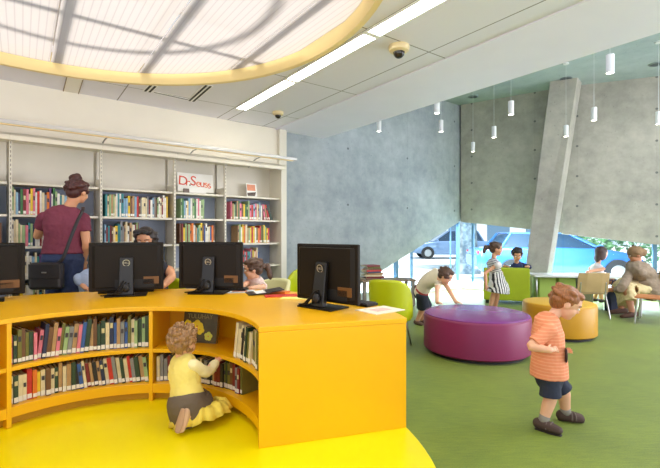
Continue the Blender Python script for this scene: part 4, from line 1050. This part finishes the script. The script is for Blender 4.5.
# --- crouching toddler inside the desk
def crouching():
    f = Vector((.5, .85, 0)).normalized(); lat = Vector((f.y, -f.x, 0))
    pel = W(187, 396, 2.62); pel.z = .165; che = W(183, 362, 2.66)
    hand = W(222, 357, 2.87); el = W(207, 372, 2.70); wr = W(217, 361, 2.815)
    lh = pel + f * .22 - lat * .1 + Z * .08; le = che + f * .07 - lat * .12 - Z * .12
    kr, kl = pel + f * .14 + lat * .085 - Z * .02, pel + f * .14 - lat * .085 - Z * .02
    ar, al = pel + Vector((.035, -.105, 0)), pel + Vector((-.02, .0, 0)); ar.z = al.z = .105; kr.z = kl.z = .07
    p = Person('person', (pel.x, pel.y, .005), 'toddler with curly hair in yellow top kneeling at the desk shelf, reaching out', 'person', dict(RT, foot=.112, an=.022), 'fair', pel, che, lat, W(184, 342, 2.67), (.42, .88, -.22),
               arms=[(el, wr, hand - wr, (-.3, .2, -1)), (le, lh, f)], legs=[(kr, ar, -f * .35 - Z * .95), (kl, al, -f * .25 - Z * .95)], voxel=.0045)
    p.body()
    yt = cloth('pale_yellow_jersey', (238, 218, 118)); ys = cloth('cream_sleeve', (240, 228, 176))
    p.garment('shirt', lambda mb: (p.torso(mb, 0, 4, .011), mb.tube([p.pel - p.axn * .035, p.pel + p.axn * .06], [(.122, .106), (.102, .09)], n=24, lat=p.lat)), yt, wrinkle=.005)
    for k in (0, 1): p.garment('sleeve', lambda mb: p.sleeve(mb, k, 1.86, .009), ys, wrinkle=.004)
    p.garment('skirt', lambda mb: (mb.tube([p.pel + p.axn * .025, p.pel - p.axn * .02, p.pel + f * .035 - Z * .072], [(.112, .1), (.128, .12), (.145, .14)], n=28, lat=p.lat, cap=False)), cloth('grey_brown_skirt', (104, 90, 76)), wrinkle=.003)
    def ruffle(mb):
        c0 = p.pel + f * .085 + p.lat * .03; n = 84; vs = []; fs = []; rnd = random.Random(2)
        for j, (rr, z) in enumerate(((.125, .115), (.165, .10), (.19, .065), (.212, .03), (.195, .028), (.155, .06), (.12, .09))):
            for i in range(n):
                a = 2 * math.pi * i / n; w_ = (.016 * math.sin(a * 16 + j * .7) + .009 * math.sin(a * 27 + j)) * (1 if j in (1, 2, 3, 4) else .3); q = rr * (1.0 + .0 * a) + w_
                vs.append(Vector((c0.x, c0.y, 0)) + p.lat * (q * .88 * math.cos(a)) + f * (q * .9 * math.sin(a)) + Z * (z + .008 * math.sin(a * 9 + 1)))
        for j in range(7):
            for i in range(n): k = (i + 1) % n; jj = (j + 1) % 7; fs.append((j * n + i, j * n + k, jj * n + k, jj * n + i))
        mb.add(vs, fs)
    mb = MB(); ruffle(mb); link_part(mb.mesh('ruffle', []), 'ruffle', cloth('yellow_ruffle', (240, 214, 84)), p.root, p.base, 'yellow ruffled underskirt')
    p.shoes(cloth('pink_beige_shoe', (214, 176, 142), bump=.02), mat('brown_sole', (186, 148, 116), .7))
    p.hair(hairmat('hair_light_brown', (150, 112, 72)), 'curly', seed=5)
crouching()

# --- standing toddler boy in front of the ottomans
def standing_boy():
    f = Vector((.93, -.32, 0)).normalized(); lat = Vector((f.y, -f.x, 0))
    pel = W(549, 374, 2.60); pel.z = .345; che = W(547, 322, 2.60)
    rf, lf = W(543, 430, 2.56), W(566, 420, 2.68); rf.z = lf.z = .048
    hd = W(567, 303, 2.60)
    # his right side is towards the viewer
    er = W(531, 346, 2.50); wr = W(548, 350, 2.45); el = che + f * .05 - lat * .13 - Z * .15; wl = W(561, 352, 2.62)
    kr = (pel + lat * .045).lerp(rf, .5) + f * .02; kl = (pel - lat * .045).lerp(lf, .5) + f * .035
    p = Person('person', (rf.x + .06, rf.y + .05, 0), 'toddler boy in orange striped shirt and navy shorts standing on the carpet', 'person', RT, 'fair', pel, che, lat, hd, (.86, -.30, -.5), arms=[(er, wr, (1, .12, .1), (0, .6, -.6)), (el, wl, (.5, -.5, .3))],
               legs=[(kr, rf, (.75, -.66, 0)), (kl, lf, (.97, -.22, 0))], voxel=.0042)
    p.body()
    st = striped('orange_striped_jersey', (234, 144, 104), (240, 164, 126), .019, .32)
    def shirt(mb):
        p.torso(mb, 1, 4, .016); mb.tube([p.pel - Z * .03, p.pel + Z * .06, p.pel + Z * .13], [(.118, .108), (.113, .103), (.101, .093)], n=26, lat=p.lat, cap=False)
        mb.tube([p.che - p.axn * .01, p.spine[-1] - p.axn * .012], [(.07, .058), (.05, .05)], n=20, lat=p.lat, cap=False)
        for k in (0, 1): p.sleeve(mb, k, .8, .013)
    p.garment('shirt', shirt, st, wrinkle=.003)
    def shorts(mb):
        mb.tube([p.pel + Z * .05, p.pel, p.pel - Z * .05], [(.085, .075), (.092, .081), (.092, .08)], n=24, lat=p.lat)
        for k in (0, 1): p.trouser(mb, k, .93, .013, .011)
    p.garment('shorts', shorts, cloth('navy_denim', (40, 46, 66)), wrinkle=.002)
    sk = cloth('grey_sock', (140, 134, 124))
    for k in (0, 1):
        an, kn = p.leg[k][2], p.leg[k][1]; link_part(MB().tube([an + (an - kn) * .05, an.lerp(kn, .28)], [.029, .031], n=16, cap=False).mesh('sock', []), 'sock', sk, p.root, p.base)
    p.shoes(cloth('dark_brown_suede', (72, 54, 46), bump=.05), mat('dark_sole', (44, 36, 32), .7), inf=.010)
    for k in (0, 1):
        an, td = p.leg[k][2], p.leg[k][3].normalized(); sd = td.cross(Z)
        for q in (.2, .38): c = an + td * RT['foot'] * q; link_part(MB().tube([c - sd * .034 - Z * .025, c - sd * .02 + Z * (.012 - q * .03), c + sd * .02 + Z * (.012 - q * .03), c + sd * .034 - Z * .025], [(.005, .009)] * 4, n=8, lat=td).mesh('shoe_strap', []), 'shoe_strap', mat('strap_grey', (104, 90, 82), .7), p.root, p.base)
    # print on the front of the shirt
    c = p.pel.lerp(p.che, .40) + f * .088 + lat * .055
    for nm, dx, dz, sx, sz, col in (('shirt_print', .01, .0, .038, .044, (60, 52, 62)), ('shirt_print', -.018, .018, .018, .016, (214, 66, 52)), ('shirt_print', -.022, -.022, .022, .016, (236, 196, 66))):
        link_part(MB().ell(c + lat * dx + Z * dz - f * abs(dx) * .2, [lat * sx, f * .006, Z * sz]).mesh(nm, []), nm, mat('print_%d' % col[0], col, .7), p.root, p.base, 'printed figure on the shirt')
    p.hair(hairmat('hair_auburn', (146, 92, 54)), 'short', seed=3, it=10)
standing_boy()

# --- boy leaning on the purple ottoman
def leaning_boy():
    pel = W(421, 292, 5.42); che = W(438, 276, 5.16); f = (che - pel).normalized(); lat = Vector((-.53, -.85, 0))
    lat = Vector((.35, -.94, 0)); ft0, ft1 = W(417, 322, 5.55), W(421, 318, 5.62); ft0.z = ft1.z = .04
    h0, h1 = W(437, 307, 4.80), W(456, 305, 4.82); h0.z = h1.z = .408
    s0, s1 = che + lat * .09, che - lat * .09
    p = Person('person', (ft0.x, ft0.y, 0), 'small boy in cream shirt bending over with both hands on the purple ottoman', 'person', RT, 'fair', pel, che, lat, W(446, 276, 5.02), (.74, -.5, -.55), up=(.3, -.1, .95),
               arms=[(s0.lerp(h0, .5) + Vector((-.03, 0, .01)), h0, (.6, -.8, 0), (0, 0, -1)), (s1.lerp(h1, .5) + Vector((.03, 0, .02)), h1, (.8, -.5, 0), (0, 0, -1))],
               legs=[(pel.lerp(ft0, .5) + Vector((.05, -.02, 0)), ft0, (.6, -.8, 0)), (pel.lerp(ft1, .5) + Vector((.06, 0, 0)), ft1, (.8, -.6, 0))], mid=pel.lerp(che, .5) + Vector((-.02, .02, .035)), voxel=.006)
    p.body()
    def shirt(mb):
        p.torso(mb, 1, 4, .014)
        for k in (0, 1): p.sleeve(mb, k, .75, .012)
    p.garment('shirt', shirt, cloth('cream_shirt', (240, 228, 204)), wrinkle=.003)
    def shorts(mb):
        p.torso(mb, 0, 1, .014)
        for k in (0, 1): p.trouser(mb, k, 1.0, .03, .018)
    p.garment('shorts', shorts, cloth('dark_navy_shorts', (42, 48, 62)), wrinkle=.003)
    p.garment('waistband', lambda mb: mb.tube([p.spine[1] + (p.spine[2] - p.spine[1]) * .15, p.spine[1] + (p.spine[2] - p.spine[1]) * .38], [(.104, .09)] * 2, n=24, lat=p.lat, cap=False), cloth('red_hem', (176, 62, 58)))
    p.shoes(cloth('brown_shoe', (96, 74, 60), bump=.05))
    p.hair(hairmat('hair_dark_brown', (84, 60, 46)), 'short', seed=7)
leaning_boy()

# --- girl in the striped dress
def striped_girl():
    Y = 6.45; f = Vector((.9, .1, 0)).normalized(); lat = Vector((.28, -.95, 0))
    ft0, ft1 = W(490, 311, Y), W(495, 309, Y + .1); ft0.z = ft1.z = .04
    pel = W(497, 281, Y); che = W(493, 262, Y)
    p = Person('person', (ft0.x + .03, ft0.y, 0), 'girl with ponytail in black and white striped dress standing by the lime armchair', 'person', RC, 'warm', pel, che, lat, W(496.5, 249, Y), (.9, -.25, -.12),
               arms=[(W(485.5, 273, Y - .12), W(486, 285, Y - .16), (0, 0, -1)), (W(501, 272, Y + .14), W(503, 280, Y + .16), (0, 0, -1))],
               legs=[(W(493, 296, Y), ft0, (.9, -.3, 0)), (W(497, 296, Y + .08), ft1, (.9, -.2, 0))], voxel=.006)
    p.body()
    s1 = striped('dress_stripes', (236, 234, 232), (48, 48, 58), .034, .45, (.95, .25, .0)); s2 = striped('bodice_stripes', (236, 234, 232), (60, 60, 70), .026, .42, (.2, 0, 1))
    p.garment('bodice', lambda mb: (p.torso(mb, 2, 4, .012), mb.tube([p.che, p.spine[-1] - p.axn * .012], [(.075, .06), (.05, .05)], n=20, lat=p.lat, cap=False), p.sleeve(mb, 0, .2, .014), p.sleeve(mb, 1, .2, .014)), s2)
    p.garment('skirt', lambda mb: mb.tube([p.spine[2] + Z * .02, p.pel, p.pel - Z * .09 + Vector((.015, 0, 0)), p.pel - Z * .17 + Vector((.01, 0, 0))], [(.098, .088), (.13, .12), (.165, .15), (.185, .168)], n=40, lat=p.lat, cap=False), s1, wrinkle=.008)
    p.garment('sleeve_frill', lambda mb: mb.ell(p.arm[0][0] + Vector((-.01, -.03, -.02)), (.055, .05, .05)), cloth('white_frill', (236, 230, 226)))
    p.shoes(cloth('dark_shoe', (60, 52, 50), bump=.05))
    p.hair(hairmat('hair_dark_brown', (84, 60, 46)), 'short', extra=lambda mb, E: (E(0, -.48, .12, .1, .1, .1), E(0, -.72, .02, .16, .2, .2), E(0, -.82, -.22, .12, .14, .24)), seed=4)
striped_girl()

# --- boy in navy behind the armchair back
def navy_boy():
    Y = 7.52; pel = W(516, 279, Y + .04); che = W(516.5, 265.5, Y - .1); lat = Vector((-.96, -.25, 0)); f = Vector((-.3, -.95, 0))
    a0, a1 = W(504, 266.0, 7.28), W(528, 266.2, 7.18)
    k0, k1 = pel + lat * .07 - Z * .16 + f * .12, pel - lat * .07 - Z * .16 + f * .12
    k0.z = k1.z = .40; z = .39
    p = Person('person', (pel.x, pel.y, .33), 'dark-haired boy in navy top leaning over the back of the lime armchair', 'person', dict(RC, h=.222, sh=.12), 'warm', pel, che, lat, W(517, 254.5, Y - .2), (-.2, -.85, -.4),
               arms=[(W(505.5, 267, Y - .12), a0, (.6, -.5, 0), (0, 0, -1)), (W(529, 267, Y - .14), a1, (-.6, -.6, 0), (0, 0, -1))], legs=[(k0, k0 - f * .25 , -f), (k1, k1 - f * .25, -f)], voxel=.007)
    p.body()
    p.garment('shirt', lambda mb: (p.torso(mb, 0, 4, .014), p.sleeve(mb, 0, 1.5, .014), p.sleeve(mb, 1, 1.5, .014), mb.tube([p.che, p.spine[-1]], [(.08, .06), (.052, .052)], n=18, lat=p.lat, cap=False)), cloth('navy_jersey', (32, 44, 84)), wrinkle=.004)
    p.garment('trousers', lambda mb: (p.torso(mb, 0, 1, .01), p.trouser(mb, 0, 1.9, .01), p.trouser(mb, 1, 1.9, .01)), cloth('dark_trousers', (52, 54, 66)))
    p.hair(hairmat('hair_black_brown', (44, 34, 32)), 'short', seed=9)
navy_boy()

# --- girl at the far end of the white table
def table_girl():
    Y = 7.42; pel = W(598, 281, Y); che = W(596.5, 267, Y); lat = Vector((.4, -.92, 0)); f = Vector((.92, .35, 0))
    ft = [pel + lat * .06, pel - lat * .06]
    for q in ft: q.z = .04
    p = Person('person', (pel.x, pel.y, 0), 'dark-haired girl in pale sleeveless top standing behind the white table', 'person', dict(RC, h=.22, sh=.125), 'warm', pel, che, lat, W(602, 253, Y), (.95, -.1, -.15),
               arms=[(W(587.5, 272, Y - .1), W(590, 278.5, Y - .2), (.8, -.2, -.3)), (W(606, 274, Y + .1), W(610, 277, Y - .1), (.9, -.3, -.2))],
               legs=[((pel + ft[0]) / 2 + f * .02, ft[0], f), ((pel + ft[1]) / 2 + f * .02, ft[1], f)], voxel=.007)
    p.body()
    p.garment('top', lambda mb: (p.torso(mb, 1, 4, .012), mb.tube([p.che, p.spine[-1] - p.axn * .014], [(.075, .06), (.05, .05)], n=18, lat=p.lat, cap=False)), cloth('pale_grey_top', (208, 200, 198)), wrinkle=.003)
    p.garment('shorts', lambda mb: (p.torso(mb, 0, 1, .014), p.trouser(mb, 0, .8, .014), p.trouser(mb, 1, .8, .014)), cloth('blue_shorts', (70, 84, 120)))
    p.shoes(cloth('dark_shoe', (60, 52, 50), bump=.05))
    p.hair(hairmat('hair_brown_black', (66, 46, 42)), 'long', seed=11)
table_girl()

# --- woman in a headscarf at the right
def scarf_woman():
    Y = 6.2; f = Vector((-.86, .4, 0)).normalized(); lat = Vector((f.y, -f.x, 0))
    pel = W(648, 293, Y); pel.z = .40; che = W(635.5, 267.5, Y); hd = W(635, 254.5, Y)
    kn0, kn1 = W(627, 296, Y - .12), W(624, 294, Y + .22); kn0.z = .40; kn1.z = .41
    a0, a1 = W(632, 316, Y - .22), W(621, 315, Y + .05); a0.z = a1.z = .07
    p = Person('person', (pel.x, pel.y, 0), 'woman in taupe jacket, cream skirt and headscarf sitting at the white table', 'person', RA, 'tan', pel, che, lat, hd, (-.9, .25, -.25),
               arms=[(W(622, 287, Y - .2), W(616, 290, Y + .0), f), (W(624, 284, Y + .35), W(616, 283, Y + .4), f)], legs=[(kn0, a0, (-.9, -.1, -.05)), (kn1, a1, (-.95, .1, -.05))],
               mid=pel.lerp(che, .5) + Vector((.05, -.02, .03)), voxel=.009)
    p.body()
    p.garment('jacket', lambda mb: (p.torso(mb, 0, 4, .034), mb.tube([p.pel - p.axn * .07, p.pel + p.axn * .05, p.pel + p.axn * .18], [(.24, .19), (.225, .175), (.19, .15)], n=28, lat=p.lat, cap=False), p.sleeve(mb, 0, 1.85, .02), p.sleeve(mb, 1, 1.85, .02), mb.tube([p.che, p.spine[-1]], [(.12, .085), (.07, .07)], n=20, lat=p.lat, cap=False)), cloth('taupe_jacket', (142, 124, 104), var=.12), wrinkle=.008)
    def skirt(mb):
        mb.tube([pel + Z * .06 - f * .02, pel.lerp(kn0.lerp(kn1, .5), .5) + Z * .01, kn0.lerp(kn1, .5) + Z * .0, kn0.lerp(a0, .45) * .5 + kn1.lerp(a1, .45) * .5 - f * .01, kn0.lerp(a0, .72) * .5 + kn1.lerp(a1, .72) * .5 - f * .02], [(.2, .12), (.24, .11), (.255, .105), (.25, .105), (.25, .11)], n=32, lat=p.lat, cap=False)
    p.garment('skirt', skirt, cloth('cream_skirt', (216, 196, 148)), wrinkle=.010)
    p.shoes(cloth('brown_leather', (96, 66, 54), bump=.03))
    h = RA['h']; c, ff, u, r = p.head, p.f, p.u, p.r
    def wrap(mb):
        mb.ell(c - ff * .06 * h + u * .14 * h, [r * .44 * h, ff * .48 * h, u * .43 * h]); mb.ell(c - ff * .4 * h + u * .05 * h, [r * .3 * h, ff * .3 * h, u * .28 * h])
        mb.tube([c + ff * .36 * h + u * .22 * h, c + r * .42 * h + u * .1 * h, c - ff * .45 * h - u * .1 * h, c - r * .42 * h + u * .1 * h, c + ff * .36 * h + u * .22 * h], [h * .07] * 5, n=10)
    p.garment('headscarf', wrap, cloth('brown_headscarf', (132, 104, 72), var=.15), wrinkle=.006)
    link_part(MB().tube([p.che + lat * .13 + Z * .03, p.che - f * .12 + lat * .06 - Z * .08, p.pel - f * .16 - lat * .1 + Z * .22], [(.02, .006)] * 3, n=8).mesh('bag_strap', []), 'shoulder_strap', mat('dark_strap', (60, 50, 46), .6), p.root, p.base)
scarf_woman()
def tote():
    p = W(613, 292, 6.55); r = empty('tote_bag', (p.x, p.y, 0), 'dark navy bag standing under the table by the woman with headscarf', 'bag', R_(25))
    m = cloth('navy_canvas', (34, 42, 70))
    MB().add([(-.13, -.06, 0), (.13, -.06, 0), (.13, .06, 0), (-.13, .06, 0), (-.17, -.03, .34), (.17, -.03, .34), (.17, .03, .34), (-.17, .03, .34)], [(3, 2, 1, 0), (4, 5, 6, 7), (0, 1, 5, 4), (1, 2, 6, 5), (2, 3, 7, 6), (3, 0, 4, 7)]).build('bag_body', m, r, bevel=.02)
    for y in (-.03, .03): MB().tube([(-.08, y, .32), (-.06, y, .45), (.06, y, .45), (.08, y, .32)], [.008] * 4, n=8).build('handle', m, r, smooth=True)
tote()

# --- woman in maroon at the bookcases
def standing_woman():
    Y = 4.02; f = Vector((-.42, .9, 0)).normalized(); lat = Vector((.97, .22, 0))
    pel = W(63, 259, Y); che = W(64, 214, Y); hd = W(78.5, 191.5, Y + .04)
    ft = [W(70, 356, Y), W(56, 356, Y)]
    for q in ft: q.z = .06
    p = Person('person', (pel.x, pel.y, 0), 'woman with dark bun in maroon T-shirt and jeans, back turned, browsing the bookcase', 'person', RA, 'warm', pel, che, lat, hd, (.28, .92, -.1), up=(.12, 0, 1),
               arms=[(W(86.5, 244, Y + .02), W(83, 262, Y + .14), (-.1, .5, -.8)), (W(37.5, 236, Y + .06), W(43, 224, Y + .26), (.3, .8, .5))],
               legs=[((pel + ft[0]) / 2 + lat * .04 + f * .02, ft[0], f), ((pel + ft[1]) / 2 - lat * .04 + f * .02, ft[1], f)], voxel=.008)
    p.body()
    def shirt(mb):
        p.torso(mb, 2, 4, .016); mb.tube([p.pel - Z * -.05, p.pel + Z * .1, p.pel + Z * .2], [(.186, .14), (.172, .128), (.158, .122)], n=28, lat=p.lat, cap=False)
        mb.tube([p.che - Z * .02, p.spine[-1] - Z * .01], [(.125, .085), (.08, .07)], n=22, lat=p.lat, cap=False)
        for k in (0, 1): p.sleeve(mb, k, .52, .016)
    p.garment('t_shirt', shirt, cloth('maroon_jersey', (116, 48, 68)), wrinkle=.005)
    p.garment('jeans', lambda mb: (p.torso(mb, 0, 1, .006), mb.tube([p.pel, p.pel + Z * .1], [(.176, .13), (.165, .122)], n=24, lat=p.lat, cap=False), p.trouser(mb, 0, 1.93, .012), p.trouser(mb, 1, 1.93, .012)), cloth('blue_denim', (48, 62, 100), var=.15), wrinkle=.004)
    p.shoes(cloth('dark_shoe', (60, 52, 50), bump=.05))
    p.hair(hairmat('hair_auburn_dark', (70, 34, 34)), 'short', extra=lambda mb, E: (E(.0, -.24, .52, .27, .23, .2), E(.15, -.34, .5, .13, .13, .15), E(-.15, -.3, .52, .13, .13, .13), E(.02, -.2, .66, .13, .13, .1)), seed=6)
    return p
wm = standing_woman()
def handbag():
    c = W(47, 276, 3.80); r = empty('handbag', (c.x, c.y, c.z - .12), 'black leather crossbody bag hanging on the hip of the woman in maroon', 'bag', R_(8))
    m = mat('black_leather', (34, 32, 36), .4, bump=.1, bscale=60)
    MB().box((0, 0, .12), (.27, .09, .24)).build('bag_body', m, r, bevel=.025)
    MB().box((0, -.047, .165), (.26, .008, .13)).build('flap', m, r, bevel=.004)
    MB().box((.0, -.053, .155), (.04, .005, .012)).build('clasp', CHROME, r, bevel=.002)
    L = lambda q: Vector(q) - Vector((c.x, c.y, c.z - .12))
    P = [W(57, 264, 3.82), W(63, 258, 3.82), W(70, 240, 3.84), W(77, 222, 3.87), W(82.5, 211, 3.93), W(83, 207, 4.0)]
    Mr = Matrix.Rotation(-R_(8), 4, 'Z')
    MB().tube([Mr @ L(q) for q in P], [(.016, .004)] * 6, n=8, lat=(1, 0, 0)).build('strap', m, r, smooth=True)
handbag()

# --- people sitting on the far side of the desk
def seated(name, label, R, skin, hd, face, che, pel, lat, f, arms, voxel, dress):
    k = [pel + f * (.34 if R is RA else .24) + lat * q * (.1 if R is RA else .07) + Z * .02 for q in (1, -1)]
    a = [q + f * .06 for q in k]
    for q in a: q.z = .07 if R is RA else .05
    p = Person(name, (pel.x, pel.y, 0), label, 'person', R, skin, pel, che, lat, hd, face, arms=arms, legs=[(k[0], a[0], f), (k[1], a[1], f)], voxel=voxel)
    p.body(); dress(p); return p
def desk_people():
    # woman with sunglasses on her head
    f = Vector((.28, -.95, 0)).normalized(); lat = Vector((f.y, -f.x, 0))
    hd = W(145.5, 239.5, 4.12); che = hd + Vector((.03, .05, -.27)); pel = Vector((che.x - .0, 4.22, .50))
    def dress(p):
        p.garment('top', lambda mb: (p.torso(mb, 0, 4, .014), mb.tube([p.che, p.che + Z * .03], [(.12, .085), (.1, .08)], n=20, lat=p.lat, cap=False)), cloth('black_top', (34, 34, 46)), wrinkle=.004)
        p.garment('trousers', lambda mb: (p.torso(mb, 0, 1, .016), p.trouser(mb, 0, 1.9, .012), p.trouser(mb, 1, 1.9, .012)), cloth('blue_denim', (48, 62, 100)))
        p.shoes(cloth('dark_shoe', (60, 52, 50), bump=.05))
        p.hair(hairmat('hair_black_brown', (44, 34, 32)), 'shoulder', seed=8, extra=lambda mb, E: [E(.4 * math.cos(a), -.1 + .3 * math.sin(a), .3 - k * .07, .13, .13, .11) for k, a in enumerate((0, 3.14, .2, 2.9, -.3, 3.4, .1, 3.0, -.2, 3.3))] and [E(.22 * q, .2, .42, .16, .14, .1) for q in (-1, 0, 1)])
        h = p.R['h']; g = mat('black_glass', (16, 16, 18), .08)
        for q in (-1, 1):
            link_part(MB().ell(p.head + p.r * q * .17 * h + p.f * .39 * h + p.u * .45 * h, [p.r * .14 * h, (p.f * .5 + p.u * .3) * .06 * h, (p.u * .6 - p.f * .4) * .12 * h]).mesh('sunglass_lens', []), 'sunglasses', g, p.root, p.base)
    seated('person', 'dark-haired woman in black sleeveless top with sunglasses on her head, behind a computer', RA, 'warm', hd, (.12, -.9, -.3), che, pel, lat, f,
           [(W(132, 280, 4.05), W(140, 287, 3.88), (.7, -.6, 0), (0, 0, -1)), (W(172, 277, 4.02), W(163, 286, 3.84), (-.9, -.4, 0), (0, 0, -1))], .008, dress)
    # child in pale blue, mostly hidden
    f = Vector((.5, -.86, 0)).normalized(); lat = Vector((f.y, -f.x, 0)); hd = W(103, 262, 3.95); che = W(92, 275, 3.97); pel = Vector((che.x - .03, 4.03, .44))
    def dress2(p):
        p.garment('shirt', lambda mb: (p.torso(mb, 0, 4, .016), p.sleeve(mb, 0, .95, .02), p.sleeve(mb, 1, .95, .02)), cloth('pale_blue_shirt', (164, 184, 216)), wrinkle=.005)
        p.garment('shorts', lambda mb: (p.torso(mb, 0, 1, .014), p.trouser(mb, 0, .9, .014), p.trouser(mb, 1, .9, .014)), cloth('blue_shorts', (70, 84, 120)))
        p.hair(hairmat('hair_brown_black', (66, 46, 42)), 'short', seed=12)
    seated('person', 'child in pale blue shirt mostly hidden behind the computer beside the woman in maroon', RC, 'warm', hd, (.5, -.8, -.1), che, pel, lat, f,
           [(W(81.5, 284, 3.93), W(86, 288.5, 3.84), (.8, -.5, 0), (0, 0, -1)), (W(112, 284, 3.95), W(112, 287, 3.84), (.2, -.9, 0), (0, 0, -1))], .007, dress2)
    # little girl with ponytail
    f = Vector((-.72, -.69, 0)).normalized(); lat = Vector((f.y, -f.x, 0)); hd = W(252.5, 269, 4.2); che = W(256, 282, 4.24); pel = Vector((che.x + .02, 4.3, .44))
    def dress3(p):
        p.garment('top', lambda mb: (p.torso(mb, 0, 4, .014), p.sleeve(mb, 0, .45, .016), p.sleeve(mb, 1, .45, .016), mb.tube([p.che, p.spine[-1] - p.axn * .015], [(.07, .055), (.05, .045)], n=18, lat=p.lat, cap=False)), cloth('white_pink_top', (232, 206, 200), var=.12, scale=30), wrinkle=.004)
        p.garment('shorts', lambda mb: (p.torso(mb, 0, 1, .014), p.trouser(mb, 0, .9, .014), p.trouser(mb, 1, .9, .014)), cloth('blue_shorts', (70, 84, 120)))
        p.hair(hairmat('hair_dark_brown', (84, 60, 46)), 'short', extra=lambda mb, E: (E(0, -.52, .1, .1, .1, .1), E(.02, -.72, -.08, .15, .16, .22), E(.03, -.76, -.4, .13, .14, .3)), seed=13)
    seated('person', 'little girl with dark ponytail in white and pink top sitting behind the desk', RC, 'fair', hd, (-.93, -.2, -.18), che, pel, lat, f,
           [(W(245, 284, 4.12), W(243, 287.5, 3.95), (-.9, -.3, 0), (0, 0, -1)), (W(263, 287, 4.06), W(252, 288, 3.93), (-1, -.1, 0), (0, 0, -1))], .0065, dress3)
desk_people()

bpy.data.scenes.remove(WORK)
